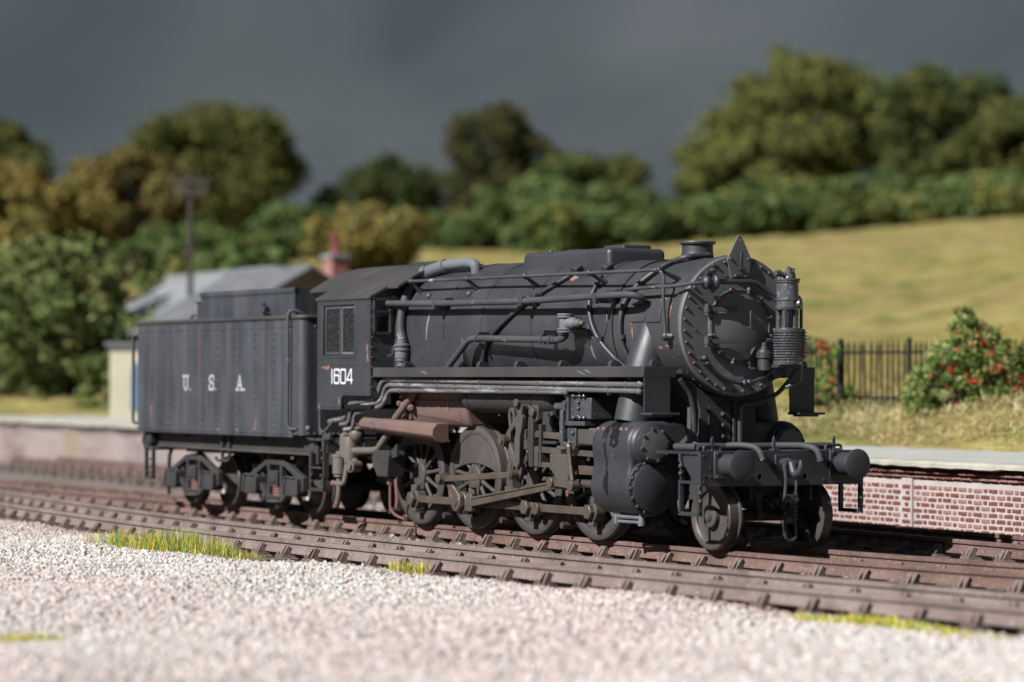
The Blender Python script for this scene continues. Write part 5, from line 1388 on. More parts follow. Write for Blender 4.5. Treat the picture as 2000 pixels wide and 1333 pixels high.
# ---- cab
CX0, CX1, CY = -9.20, -7.52, 1.37
def cab_side(s):
    win = [(-9.0, 2.45), (-8.02, 2.45), (-8.02, 3.20), (-9.0, 3.20)]
    out = [(CX0, 1.64), (-8.50, 1.64), (-8.44, 1.66), (-8.42, 1.70), (-8.42, 1.78), (-8.40, 1.83), (-8.35, 1.855), (CX1, 1.855), (CX1, 3.31), (CX0, 3.31)]
    m = MB(); y0, y1 = sorted((s * CY, s * (CY - .03))); m.prism(out, 'xz', y0, y1, [win])
    return P('cab_side', m, 'paint')
def wpane(m, x0, x1, z0, z1, s, y): m.box(x0, x1, min(s * y, s * (y - .012)), max(s * y, s * (y - .012)), z0, z1)
for s in (-1, 1):
    cs = cab_side(s)
    yy = lambda a: s * a
    def fr(m, x0, x1, z0, z1, w, ya, yb):
        for b in ((x0, x1, z0, z0 + w), (x0, x1, z1 - w, z1), (x0, x0 + w, z0 + w, z1 - w), (x1 - w, x1, z0 + w, z1 - w)):
            m.box(b[0], b[1], min(yy(ya), yy(yb)), max(yy(ya), yy(yb)), b[2], b[3])
    m = MB(); fr(m, -9.045, -7.975, 2.405, 3.235, .045, CY + .008, CY - .035); P('window_frame', m, 'paint', cs, bevel=.006)
    m = MB(); fr(m, -8.98, -8.47, 2.46, 3.17, .035, CY - .012, CY - .03); P('sliding_frame', m, 'pipe' if s < 0 else 'paint', cs, bevel=.004)
    m = MB(); fr(m, -8.48, -8.03, 2.46, 3.17, .032, CY - .028, CY - .045); P('sliding_frame', m, 'pale' if s < 0 else 'paint', cs, bevel=.004)
    m = MB(); wpane(m, -8.95, -8.50, 2.49, 3.14, s, CY - .018); P('window_pane', m, 'glass', cs)
    m = MB(); wpane(m, -8.45, -8.06, 2.49, 3.14, s, CY - .036); P('window_pane', m, 'glass', cs)
    m = MB(); Nn = (0, s, 0)
    for x in np.arange(-9.12, -7.55, .095): m.rivet((x, s * CY, 3.25), Nn, .017, .016)
    for x in np.arange(-9.0, -7.6, .115): m.rivet((x, s * CY, 2.31), Nn, .017, .016)
    for x in np.arange(-8.3, -7.55, .08): m.rivet((x, s * CY, 1.90), Nn, .017, .016)
    for x in np.arange(-9.1, -8.5, .08): m.rivet((x, s * CY, 1.685), Nn, .017, .016)
    for z in np.arange(1.72, 3.22, .105): m.rivet((-9.16, s * CY, z), Nn, .017, .016)
    for z in np.arange(1.92, 3.22, .105): m.rivet((-7.56, s * CY, z), Nn, .017, .016)
    for z in np.arange(1.98, 3.3, .145): m.rivet((CX1 + .002, s * (CY - .03), z), (1, 0, 0), .017, .018)
    P('cab_rivets', m, 'paint', cs, kind='stuff')
# front and back sheets
def roofz(y): 
    a = abs(y)
    return float(np.interp(a, [0, .30, .60, .85, 1.0, 1.12, 1.37, 1.45], [3.835, 3.80, 3.715, 3.60, 3.51, 3.44, 3.315, 3.28]))
ys = [-1.33, -1.12, -1.0, -.85, -.6, -.3, 0, .3, .6, .85, 1.0, 1.12, 1.33]
wn_ = [(-1.31, 2.77), (-1.05, 2.77), (-1.05, 3.25), (-1.31, 3.25)]
m = MB(); m.prism([(-1.338, 1.86), (1.338, 1.86)] + [(y, roofz(y) - .02) for y in reversed(ys)], 'yz', CX1 - .03, CX1 - .003, [wn_, [(-a, b) for a, b in reversed(wn_)]]); cf = P('cab_front', m, 'paint')
for s in (-1, 1):
    m = MB()
    def yb(a, b): return min(s * a, s * b), max(s * a, s * b)
    for a, b, z0, z1 in ((1.335, 1.29, 2.75, 3.27), (1.07, 1.03, 2.75, 3.27), (1.335, 1.03, 2.74, 2.78), (1.335, 1.03, 3.235, 3.275), (1.335, 1.03, 3.06, 3.09)):
        y0, y1 = yb(a, b); m.box(CX1 - .002, CX1 + .035, y0, y1, z0, z1)
    P('front_window_frame', m, 'paint', cf, bevel=.005)
    y0, y1 = yb(1.29, 1.07); m = MB(); m.box(CX1 - .02, CX1 - .008, y0, y1, 2.78, 3.235); P('front_window_pane', m, 'glass', cf)
# roof: arched centre with overhangs, straight haunches
def roof_shell(y_list, x0, x1, t=.035):
    m = MB(); vs = []; k = len(y_list)
    for x in (x0, x1):
        for y in y_list: vs.append((x, y, roofz(y)))
        for y in y_list: vs.append((x, y, roofz(y) - t))
    fs = []
    for i in range(k - 1):
        fs += [(i, i + 1, 2 * k + i + 1, 2 * k + i), (k + i, 3 * k + i, 3 * k + i + 1, k + i + 1), (i, k + i, k + i + 1, i + 1), (2 * k + i, 2 * k + i + 1, 3 * k + i + 1, 3 * k + i)]
    fs += [(0, 2 * k, 3 * k, k), (k - 1, 2 * k - 1, 4 * k - 1, 3 * k - 1)]
    m.add(vs, fs); return m
roof = P('cab_roof', roof_shell(list(np.linspace(-1.10, 1.10, 25)), -9.97, -7.18), 'roof', angle=30)
P('roof_haunch', roof_shell([-1.395, -1.37, -1.25, -1.10], -9.22, -7.50), 'roof', roof, angle=30)
P('roof_haunch', roof_shell([1.10, 1.25, 1.37, 1.395], -9.22, -7.50), 'roof', roof, angle=30)
m = MB()
for x in np.arange(-9.9, -7.2, .16): 
    for y in (-.86, .86): m.rivet((x, y, roofz(y) - .002), (0, y * .6, 1), .012)
for y in np.arange(-1.0, 1.01, .14):
    for x in (-9.2, -8.3, -7.5): m.rivet((x, y, roofz(y) - .002), (0, y * .6, 1), .012)
for x in np.arange(-9.18, -7.55, .05): m.rivet((x, -1.392, 3.292), (0, -1, .3), .010)
P('roof_rivets', m, 'roof', roof, kind='stuff')
m = MB(); m.box(-8.6, -7.9, -.1, .5, 3.82, 3.86); P('roof_vent', m, 'roof', roof, bevel=.01)
# cab inside
m = MB(); m.box(-7.75, -7.60, -.9, .9, 1.7, 3.2); m.cyl((-7.95, 0, 2.5), (-7.6, 0, 2.5), .35, .45, 16); m.box(-9.15, -7.6, -1.32, 1.32, 1.66, 1.72); P('backhead', m, 'dark')
m = MB(); m.tube([(-9.13, -1.36, 1.66), (-9.13, -1.36, 1.36), (-9.08, -1.36, 1.30), (-9.0, -1.34, 1.31), (-8.86, -1.28, 1.46)], .022, 8, bend=.06); P('gangway_pipe', m, 'pipe')
m = MB(); m.box(-9.35, -8.3, -1.05, 1.05, .95, 1.18); m.box(-9.2, -9.1, -1.25, -1.05, .98, 1.10); m.prism([(-8.9, 1.62), (-8.5, 1.62), (-8.75, 1.35)], 'xz', -1.1, -1.05); P('drag_beam', m, 'under')
# lettering 1604
def strokes(name, glyphs, x0, z0, sx, sz, w, y, mat, parent, serif=False):
    """each glyph: width, list of polylines in a unit box"""
    x = x0
    for ch_, gap in glyphs:
        g = GL[ch_]
        m = MB()
        for k, pl in enumerate(g[1]):
            for a, b in zip(pl[:-1], pl[1:]):
                p0 = Vector((x + a[0] * sx * g[0], 0, z0 + a[1] * sz)); p1 = Vector((x + b[0] * sx * g[0], 0, z0 + b[1] * sz))
                d = (p1 - p0); L = d.length; d.normalize(); nrm = Vector((-d.z, 0, d.x)) * w / 2; e = d * w * .38
                q = [p0 - e - nrm, p1 + e - nrm, p1 + e + nrm, p0 - e + nrm]
                o_ = .0004 * k + .0002 * len(m.f) / 5
                m.add([(v.x, y - o_, v.z) for v in q] + [(v.x, y + .004, v.z) for v in q], [(0, 1, 2, 3), (0, 1, 5, 4), (1, 2, 6, 5), (2, 3, 7, 6), (3, 0, 4, 7)])
        m.build(name, M[mat], parent, angle=0)
        x += sx * g[0] + gap
GL = {'1': (.02, [[(0, 0), (0, 1)]]),
      '6': (1, [[(1, .80), (1, 1), (.1, 1), (0, .9), (0, .1), (.1, 0), (.9, 0), (1, .1), (1, .5), (.9, .58), (0, .58)]]),
      '0': (1, [[(.1, 0), (.9, 0), (1, .1), (1, .9), (.9, 1), (.1, 1), (0, .9), (0, .1), (.1, 0)]]),
      '4': (1, [[(.85, 0), (.85, 1), (.72, 1), (0, .30), (0, .24), (1.05, .24)]]),
      'U': (1, [[(.12, 1), (.12, .18), (.28, 0), (.72, 0), (.88, .18), (.88, 1)], [(-.1, 1), (.34, 1)], [(.66, 1), (1.1, 1)]]),
      'S': (1, [[(.95, .72), (.95, .86), (.8, 1), (.2, 1), (.05, .86), (.05, .66), (.2, .55), (.8, .47), (.95, .36), (.95, .14), (.8, 0), (.2, 0), (.05, .14), (.05, .30)], [(1.0, 1.0), (1.0, .72)], [(0, 0), (0, .28)]]),
      'A': (1, [[(.1, 0), (.5, 1), (.9, 0)], [(.24, .32), (.76, .32)], [(-.12, 0), (.34, 0)], [(.66, 0), (1.12, 0)]]),
      '.': (.1, [[(0, 0), (.4, 0)]])}
strokes('cab_number', [('1', .075), ('6', .055), ('0', .055), ('4', 0)], -8.72, 2.035, .150, .200, .027, -1.3735, 'white', cs if False else loco)

# ---- driving wheels
def driver(counter):
    """built round its own axle, outer face towards -Y"""
    w = MB(); w.lathe([(0, .60), (0, .70), (.01, .724), (.135, .724), (.145, .752), (.172, .755), (.18, .73), (.18, .60)], (0, -.79, 0), (0, 1, 0), 64, caps=False)
    t = bpy.data.objects.new('driving_wheel', None); COL.objects.link(t); t.parent = loco
    tmp = t
    o = w.build('tyre', M['tyre'], None); o.parent = t
    w = MB(); w.lathe([(0, .602), (-.006, .612), (-.006, .69), (0, .70)], (0, -.79, 0), (0, 1, 0), 64, caps=False); w.lathe([(0, .56), (0, .604), (.13, .604), (.13, .56), (0, .56)], (0, -.782, 0), (0, 1, 0), 64, caps=False)
    o = w.build('rim', M['wheel'], None); o.parent = t
    w = MB(); w.lathe([(0, .0001), (0, .07), (.004, .075), (-.004, .08), (-.004, .155), (.01, .17), (.14, .17)], (0, -.80, 0), (0, 1, 0), 28, caps=False)
    w.prism([(.10 * math.cos(a), -.33 + .10 * math.sin(a)) for a in np.linspace(PI, 2 * PI, 9)] + [(.155, -.06), (.155, .04), (-.155, .04), (-.155, -.06)], 'xz', -.796, -.68)
    o = w.build('hub', M['wheel'], None, bevel=.008); o.parent = t
    me = None
    for i in range(13):
        a = 2 * PI * i / 13 + .12
        if abs(((a + PI / 2 + PI) % (2 * PI)) - PI) < .16: continue
        if me is None:
            w = MB(); vs = []
            for r, hw, d in ((.13, .040, .05), (.34, .028, .04), (.57, .036, .045)):
                vs += [(r, -.772, -hw * .35), (r, -.772, hw * .35), (r, -.772 + d * .5, hw), (r, -.772 + d * 1.4, hw * .4), (r, -.772 + d * 1.4, -hw * .4), (r, -.772 + d * .5, -hw)]
            w.add(vs, [(k * 6 + j, k * 6 + (j + 1) % 6, (k + 1) * 6 + (j + 1) % 6, (k + 1) * 6 + j) for k in range(2) for j in range(6)])
            o = w.build('spoke', M['wheel'], None, angle=80); me = o.data
        else:
            o = bpy.data.objects.new('spoke', me); COL.objects.link(o)
        o.parent = t; o.rotation_euler = (0, -a, 0)
    w = MB()
    if counter == 'big': a0, a1, ri = R(8), R(172), 0
    else: a0, a1, ri = R(48), R(132), 1
    poly = [(.585 * math.cos(a), .585 * math.sin(a)) for a in np.linspace(a0, a1, 24)]
    if counter == 'big':
        poly += [(x, .085 + .11 * (1 - (x / .58) ** 2)) for x in np.linspace(-.56, .56, 11)]
    else:
        poly += [(x, .40 + .03 * (1 - (x / .4) ** 2)) for x in np.linspace(-.38, .38, 7)]
    w.prism(poly, 'xz', -.786, -.66)
    o = w.build('counterweight', M['wheel'], None, bevel=.006); o.parent = t
    return t
def pony(r=.419, yo=-.79, name='pony_wheel', par=None):
    t = bpy.data.objects.new(name, None); COL.objects.link(t); t.parent = par
    w = MB(); w.lathe([(.03, r - .09), (0, r - .05), (0, r - .012), (.01, r), (.135, r), (.145, r + .028), (.17, r + .03), (.178, r), (.178, r - .08)], (0, yo, 0), (0, 1, 0), 56, caps=False)
    o = w.build('tyre', M['tyre'], None); o.parent = t
    w = MB(); w.lathe([(-.035, .0001), (-.035, .065), (-.02, .07), (-.02, .13), (-.012, .14), (.05, .145), (.055, .19), (.060, r - .10), (.045, r - .07), (.03, r - .055)], (0, yo, 0), (0, 1, 0), 56, caps=False)
    o = w.build('disc', M['wheel'], None); o.parent = t
    w = MB(); w.lathe([(-.05, .0001), (-.05, .045), (-.04, .05), (-.03, .05)], (0, yo, 0), (0, 1, 0), 20, caps=False)
    o = w.build('axle_end', M['wheel'], None); o.parent = t
    return t
ang0 = [.05, .0, .11, -.07]
DX = [-7.087, -5.512, -3.937, -2.362]
wbig, wsm = driver('big'), driver('small')
for i, x in enumerate(DX):
    if i == 1: w = wbig
    elif i == 0: w = wsm
    else: w = copy_tree(wsm, loco)
    w.location = (x + 4.0, 0, .724)
    w.rotation_euler = (0, 0, 0)
    f = copy_tree(w, loco); f.location = (x + 4.0, 0, .724); f.rotation_euler = (0, R(90), PI)
    m = MB(); m.cyl((x, -.62, .724), (x, .62, .724), .09, .09, 14); P('axle', m, 'under')
pw = pony(par=loco); pw.location = (.22 + 4, 0, .419)
pw2 = copy_tree(pw, loco); pw2.rotation_euler = (0, 0, PI)
m = MB(); m.cyl((.22, -.62, .419), (.22, .62, .419), .075, .075, 14); P('axle', m, 'under')
# pony truck seen under the beam
m = MB(); m.prism([(-.50, .66), (.50, .66), (.44, .78), (-.44, .78)], 'yz', .28, .33); m.box(.20, .40, -.40, .40, .74, .80); ptk = P('pony_truck', m, 'under', bevel=.006)
for y in (-.22, .16):
    m = MB(); m.prism([(y - .08, .72), (y + .08, .72), (y + .035, .60), (y + .035, .40), (y - .035, .40), (y - .035, .60)], 'yz', .42, .45); m.cyl((.40, y, .43), (.50, y, .43), .05, .05, 12); P('swing_link', m, 'under', ptk)
m = MB()
for k in range(6): m.lathe([(-.012, .05), (0, .068), (.012, .05)], (.46, .31, .40 + k * .05), (0, 0, 1), 14, caps=False)
m.cyl((.46, .31, .36), (.46, .31, .72), .05, .05, 12); P('side_spring', m, 'gloss', ptk)
for y in (-.46, .46):
    m = MB(); m.bar((.30, y, .35), (.52, y * 1.02, .20), .06, .03); m.bar((.52, y * 1.02, .20), (.58, y * 1.02, .06), .05, .03); P('guard_iron', m, 'under', ptk)

# ---- motion
CPZ, CPY = .375, -.90
CPX = .12
def pinx(i): return DX[i] + CPX
def rodp(name, poly, y0, y1, mat='rod', bevel=.010, parent=loco, holes=()):
    m = MB(); m.prism(poly, 'xz', y0, y1, holes); return P(name, m, mat, parent, bevel=bevel)
def crod(x0, x1, ya=-.93, yb=-.87):
    h = .052
    return rodp('coupling_rod', [(x0, CPZ - h), (x1, CPZ - h), (x1, CPZ + h), (x0, CPZ + h)], ya, yb)
for i, (a, b) in enumerate(((0, 1), (1, 2), (2, 3))):
    crod(pinx(a) + .06, pinx(b) - .06 if i != 2 else pinx(b) - .06, -.945, -.885)
for i in (0, 2, 3):
    x = pinx(i)
    m = MB(); m.cyl((x, -.955, CPZ), (x, -.80, CPZ), .135, .135, 20); m.box(x - .075, x + .075, -.955, -.87, CPZ + .10, CPZ + .20); m.box(x - .06, x + .06, -.955, -.87, CPZ - .19, CPZ - .1); cb = P('rod_bush', m, 'wheel', bevel=.012)
    m = MB(); m.hexbolt((x, -.95, CPZ), (0, -1, 0), .105, .075); P('crank_pin_nut', m, 'rod', cb)
m = MB(); m.cyl((pinx(2) + .24, -.99, CPZ - .01), (pinx(2) + .24, -.86, CPZ - .01), .085, .085, 18); kp = P('knuckle_pin', m, 'rod', bevel=.008)
# main crank with return crank
x1 = pinx(1)
m = MB(); m.cyl((x1, -1.17, CPZ), (x1, -.80, CPZ), .12, .12, 24); mcp = P('main_crank_pin', m, 'rod', bevel=.008)
m = MB(); m.cyl((x1, -1.185, CPZ), (x1, -1.165, CPZ), .045, .045, 14); P('pin_end', m, 'grime', mcp)
RCX, RCZ = -5.69, .70
rodp('return_crank', [(x1 - .13, CPZ - .05), (x1 + .13, CPZ - .05), (x1 + .12, CPZ + .10), (RCX + .075, RCZ + .02), (RCX + .04, RCZ + .08), (RCX - .05, RCZ + .08), (RCX - .07, RCZ + .02), (x1 - .12, CPZ + .10)], -1.165, -1.09, bevel=.014)
m = MB(); m.hexbolt((RCX, -1.24, RCZ), (0, -1, 0), .075, .05); m.cyl((RCX, -1.24, RCZ), (RCX, -1.10, RCZ), .085, .085, 18); P('return_crank_pin', m, 'rod', mcp)
# eccentric rod
ELX, ELZ = -3.80, .815
m = MB(); m.bar((RCX, -1.20, RCZ), (ELX, -1.20, ELZ), .085, .05); er = P('eccentric_rod', m, 'rod', bevel=.010)
m = MB(); m.cyl((ELX, -1.25, ELZ), (ELX, -1.13, ELZ), .065, .065, 18); m.cyl((ELX, -1.265, ELZ), (ELX, -1.25, ELZ), .045, .045, 12); P('rod_end', m, 'rod', er)
# expansion link
rodp('expansion_link', [(-3.76, 1.60), (-3.68, 1.64), (-3.60, 1.60), (-3.60, 1.50), (-3.66, 1.33), (-3.67, .98), (-3.72, .90), (-3.80, .92), (-4.04, 1.20), (-4.06, 1.30), (-3.99, 1.40)], -1.18, -1.10, 'grime', .014,
     holes=[[(-3.90, 1.38), (-3.78, 1.47), (-3.76, 1.42), (-3.80, 1.28), (-3.78, 1.12), (-3.82, 1.10), (-3.92, 1.24)]])
m = MB(); m.cyl((-4.0, -1.26, 1.27), (-4.0, -1.05, 1.27), .085, .085, 18); m.hexbolt((-4.0, -1.26, 1.27), (0, -1, 0), .06, .03); P('link_trunnion', m, 'rod')
rodp('link_tail', [(-3.79, 1.0), (-3.69, .96), (-3.70, .83), (-3.76, .74), (-3.84, .76), (-3.86, .88)], -1.13, -1.06, 'rod', .010)
rodp('inner_link', [(-3.58, 1.60), (-3.46, 1.62), (-3.46, .92), (-3.56, .92), (-3.60, 1.25)], -1.10, -.92, 'under', .02)
rodp('slotted_lever', [(-4.02, 1.38), (-3.90, 1.42), (-3.90, 1.62), (-3.93, 1.70), (-3.98, 1.72), (-4.04, 1.69), (-4.06, 1.62)], -1.12, -1.04, 'grime', .008, holes=[[(-3.99, 1.45), (-3.94, 1.46), (-3.94, 1.62), (-3.97, 1.65), (-4.01, 1.62)]])
# reversing bracket on the frame
rodp('lifting_arm', [(-3.86, 1.62), (-3.74, 1.62), (-3.72, 1.73), (-3.60, 1.74), (-3.50, 1.66), (-3.44, 1.55), (-3.38, 1.52), (-3.32, 1.56), (-3.31, 1.90), (-3.86, 1.90)], -1.10, -1.0, 'grime', .012)
m = MB()
for x, z, r in ((-3.80, 1.78, .055), (-3.40, 1.66, .065)):
    m = MB(); m.cyl((x, -1.16, z), (x, -1.0, z), r, r, 16); P('lifting_pin', m, 'rod', bevel=.006)
pass
m = MB(); m.box(-3.36, -3.10, -1.02, -.55, 1.36, 2.12); m.box(-3.30, -3.24, -1.10, -.9, .95, 1.5); m.box(-3.3, -2.9, -1.08, -.95, 1.24, 1.28); P('motion_bracket', m, 'under', bevel=.006)
m = MB(); m.bar((-3.10, -1.05, 1.62), (-2.98, -1.05, 1.66), .06, .05); m.bar((-3.08, -1.05, 1.64), (-3.10, -1.05, 1.50), .05, .05); P('small_lever', m, 'under')
# slide bars, crosshead, piston and connecting rod
sb = rodp('slide_bar', [(-3.40, 1.125), (-1.85, 1.09), (-1.85, 1.165), (-3.40, 1.205)], -1.09, -.99, 'rod', .006)
rodp('slide_bar', [(-3.40, .93), (-3.05, .93), (-3.02, .90), (-2.9, .86), (-1.75, .86), (-1.75, .965), (-3.40, 1.0)], -1.09, -.99, 'rod', .006)
rodp('slide_bar_end', [(-3.42, .935), (-3.32, .935), (-3.32, 1.20), (-3.42, 1.20)], -1.10, -.98, 'rod', .006)
rodp('valve_guide', [(-3.52, 1.325), (-1.9, 1.27), (-1.9, 1.345), (-3.44, 1.41)], -1.06, -.96, 'rod', .008)
rodp('crosshead', [(-2.93, 1.12), (-2.36, 1.10), (-2.36, .98), (-2.42, .86), (-2.48, .82), (-2.48, .66), (-2.80, .66), (-2.82, .84), (-2.92, .96)], -1.16, -.94, 'grime', .016)
m = MB(); m.bar((-2.78, -1.20, .745), (-2.28, -1.20, .715), .085, .05); ul = P('union_link', m, 'rod', bevel=.008)
for xx, zz in ((-2.78, .745), (-2.28, .715)):
    m = MB(); m.cyl((xx, -1.26, zz), (xx, -1.14, zz), .072, .072, 18); P('link_pin', m, 'rod', ul, bevel=.006)
m = MB(); m.cyl((-2.5, -1.03, .74), (-1.65, -1.03, .74), .055, .055, 16); P('piston_rod', m, 'tyre')
a, b = Vector((x1 + .10, -1.05, CPZ + .0)), Vector((-2.66, -1.05, .745))
m = MB(); m.bar(a, b, .085, .035)
cr_ = P('connecting_rod', m, 'rod', bevel=.006)
for dz in (.052, -.052):
    m = MB(); m.bar(a + Vector((0, 0, dz)), b + Vector((0, 0, dz * .7)), .030, .07); P('rod_flange', m, 'rod', cr_, bevel=.005)
m = MB(); m.cyl((x1, -1.09, CPZ), (x1, -1.0, CPZ), .165, .165, 26); m.box(x1 + .10, x1 + .30, -1.085, -1.0, CPZ - .11, CPZ + .13); P('big_end', m, 'rod', cr_, bevel=.012)
m = MB(); m.hexbolt((x1 + .26, -1.04, CPZ + .13), (0, 0, 1), .055, .09); P('cotter_nut', m, 'grime', cr_)
# combination lever and lubricator
rodp('combination_lever', [(-2.55, 1.70), (-2.48, 1.70), (-2.47, 1.28), (-2.56, 1.28)], -1.24, -1.20, 'gloss', .006)
m = MB(); m.tube([(-2.50, -1.22, 1.26), (-2.36, -1.22, 1.245), (-2.34, -1.22, 1.10), (-2.27, -1.22, .78)], .032, 6, bend=.04); P('drop_link', m, 'rod')
m = MB(); m.box(-2.46, -1.92, -1.16, -.82, 1.58, 1.86); lub = P('lubricator', m, 'gloss', bevel=.015)
m = MB(); m.cyl((-2.82, -1.12, 1.74), (-2.60, -1.12, 1.74), .05, .05, 12); m.cyl((-2.60, -1.12, 1.74), (-2.44, -1.12, 1.74), .085, .11, 16); m.cyl((-2.66, -1.12, 1.66), (-2.66, -1.12, 1.70), .03, .03, 8); P('lubricator_drive', m, 'gloss', lub)
m = MB(); m.box(-2.62, -2.0, -1.2, -.9, 1.50, 1.555); m.box(-2.55, -2.1, -1.18, -.9, 1.87, 1.89); m.box(-2.46, -2.40, -1.2, -1.14, 1.55, 1.95)
for x in (-2.3, -2.15, -2.05):
    for z in (1.88, 1.60): m.ball((x, -1.18, z), .032, 8, 5)
for z in (1.62, 1.72, 1.80): m.ball((-2.2, -1.175, z), .028, 8, 5)
P('lubricator_fittings', m, 'gloss', lub, kind='stuff')
m = MB(); m.box(-2.66, -2.28, -1.16, -.95, 1.22, 1.46); m.box(-2.72, -2.60, -1.18, -1.0, 1.34, 1.40); m.box(-2.74, -2.3, -1.17, -1.0, 1.18, 1.225)
for x, z in ((-2.58, 1.48), (-2.58, 1.30), (-2.42, 1.27), (-2.34, 1.40)): m.ball((x, -1.17, z), .035, 8, 5)
P('valve_crosshead', m, 'gloss', bevel=.008)
m = MB(); m.box(-2.28, -1.85, -1.14, -.9, 1.24, 1.47); P('valve_spindle_guide', m, 'grime', bevel=.03)
# brake gear seen red between the wheels
for x in (-7.90, -6.30, -4.72, -3.15):
    m = MB(); m.prism([(x - .02, .62), (x + .05, .62), (x + .10, .34), (x + .07, .12), (x, .12), (x + .03, .34)], 'xz', -.76, -.64); bs = P('brake_shoe', m, 'red', bevel=.01)
    m = MB(); m.cyl((x + .05, -.86, .16), (x + .05, -.70, .16), .045, .045, 12); P('brake_pin', m, 'under', bs)

# ---- front end
m = MB(); 
hl = [[(y + .035 * math.cos(a), z + .035 * math.sin(a)) for a in np.linspace(0, 2 * PI, 11)[:-1]] for y, z in ((-.35, 1.14), (-.36, .91), (.33, .91))]
m.prism([(-1.24, .80), (1.24, .80), (1.24, 1.225), (-1.24, 1.225)], 'yz', .60, .66, hl); bb = P('buffer_beam', m, 'paint')
m = MB(); m.box(.56, .61, -1.2, 1.2, .82, 1.2); P('beam_backing', m, 'dark', bb)
m = MB()
for y, z in ((-1.20, .86), (-1.20, 1.17), (-1.10, .92), (-1.10, 1.02), (-1.19, .93), (-.62, .86), (-.62, 1.16), (.62, .86), (1.1, .9), (1.18, .86)): m.rivet((.66, y, z), (1, 0, 0), .018, .014)
P('beam_rivets', m, 'paint', bb, kind='stuff')
m = MB(); m.box(-.30, .60, -1.24, -.55, 1.19, 1.22); m.box(-.30, .60, .55, 1.24, 1.19, 1.22); m.box(-.45, .60, -.55, .55, 1.17, 1.20); P('front_footplate', m, 'paint', bb)
m = MB()
for i in range(24): m.box(-.28 + .03 * i, -.265 + .03 * i, -1.245, -1.225, 1.205, 1.228)
P('tread_edge', m, 'paint', bb, kind='stuff')
for yy_ in (-1.2, 1.2):
    m = MB(); m.prism([(.20, 1.19), (.60, 1.19), (.60, .86), (.46, .86), (.30, 1.02), (.20, 1.08)], 'xz', yy_ - .01, yy_ + .01); P('beam_gusset', m, 'paint', bb)
for s in (-1, 1):
    y = s * .875
    m = MB(); m.box(.66, .69, y - .18, y + .18, .89, 1.25 - .02); bf = P('buffer', m, 'paint', bevel=.012)
    m = MB(); m.lathe([(0, .135), (.03, .14), (.20, .135), (.21, .145), (.235, .15), (.25, .145), (.26, .08), (.32, .075)], (.69, y, 1.06), (1, 0, 0), 28); P('buffer_shank', m, 'paint', bf)
    m = MB(); m.lathe([(0, .08), (.012, .17), (.018, .19), (.034, .19), (.048, .165), (.058, .09), (.06, .0001)], (.985, y, 1.06), (1, 0, 0), 40, caps=False); P('buffer_head', m, 'paint', bf)
    m = MB()
    for dy in (-.14, .14):
        for dz in (-.14, .14): m.hexbolt((.69, y + dy, 1.06 + dz), (1, 0, 0), .024, .022)
    P('buffer_bolts', m, 'paint', bf, kind='stuff')
    # stirrup steps
    m = MB(); ya = s * 1.225
    for b0 in ((.20, .24, .46, 1.19), (.60, .64, .46, .82), (.20, .64, .44, .485), (.24, .60, .83, .865)): m.box(b0[0], b0[1], ya - .03, ya + .03, b0[2], b0[3])
    m.box(.20, .26, ya - .03, ya + .03, .86, 1.10); stp_ = P('front_step', m, 'paint', bevel=.006)
    m = MB()
    for x, z in ((.245, 1.04), (.245, .95), (.66, .72), (.66, .62)): m.ball((x, ya - .02, z), .034, 8, 5)
    P('step_bolts', m, 'paint', stp_, kind='stuff')
# lamp irons on the beam
for y in (-1.02, -.09, .83):
    m = MB(); m.prism([(y - .022, 1.22), (y + .022, 1.22), (y + .022, 1.37), (y, 1.41), (y - .022, 1.37)], 'yz', .575, .595); m.box(.52, .62, y - .03, y + .07, 1.222, 1.25); P('lamp_iron', m, 'paint', bevel=.004)
for y in (-1.02, .83):
    m = MB(); m.tube([(.58, y - .12, 1.22), (.58, y - .12, 1.29), (.58, y + .12, 1.29), (.58, y + .12, 1.22)], .018, 8, bend=.04); P('grab_loop', m, 'paint')
m = MB(); m.tube([(.30, -1.05, 1.27), (.30, 1.0, 1.275)], .045, 10); m.tube([(.30, -1.05, 1.27), (.1, -1.08, 1.27), (-.1, -1.08, 1.27)], .045, 10); P('brake_pipe', m, 'pipe')
m = MB(); m.tube([(.34, -.62, 1.29), (.52, -.52, 1.30), (.70, -.42, 1.27), (.76, -.38, 1.12)], .038, 10, bend=.12); m.tube([(-.46, -.62, 1.75), (-.44, -.64, 1.33), (-.3, -.64, 1.27), (.3, -.62, 1.28)], .038, 10, bend=.08); P('steam_heat_pipe', m, 'pipe')
m = MB(); m.tube([(.34, .05, 1.285), (.60, .38, 1.285), (.74, .46, 1.24), (.78, .48, 1.11)], .042, 10, bend=.12); m.cyl((.775, .478, 1.125), (.785, .482, 1.09), .052, .048, 10); P('vacuum_pipe', m, 'pipe')
m = MB(); m.tube([(-.44, .13, 1.20), (-.44, .13, 1.78), (-.42, .40, 1.80), (-.36, .66, 1.92), (-.28, .80, 2.10), (-.2, .86, 2.25)], .030, 8, bend=.08); P('ejector_drain', m, 'paint')
m = MB(); m.tube([(-.40, -.82, 2.10), (-.40, -.66, 1.92), (-.42, -.60, 1.72), (-.42, -.58, 1.3)], .032, 8, bend=.08); P('exhaust_drain', m, 'paint')
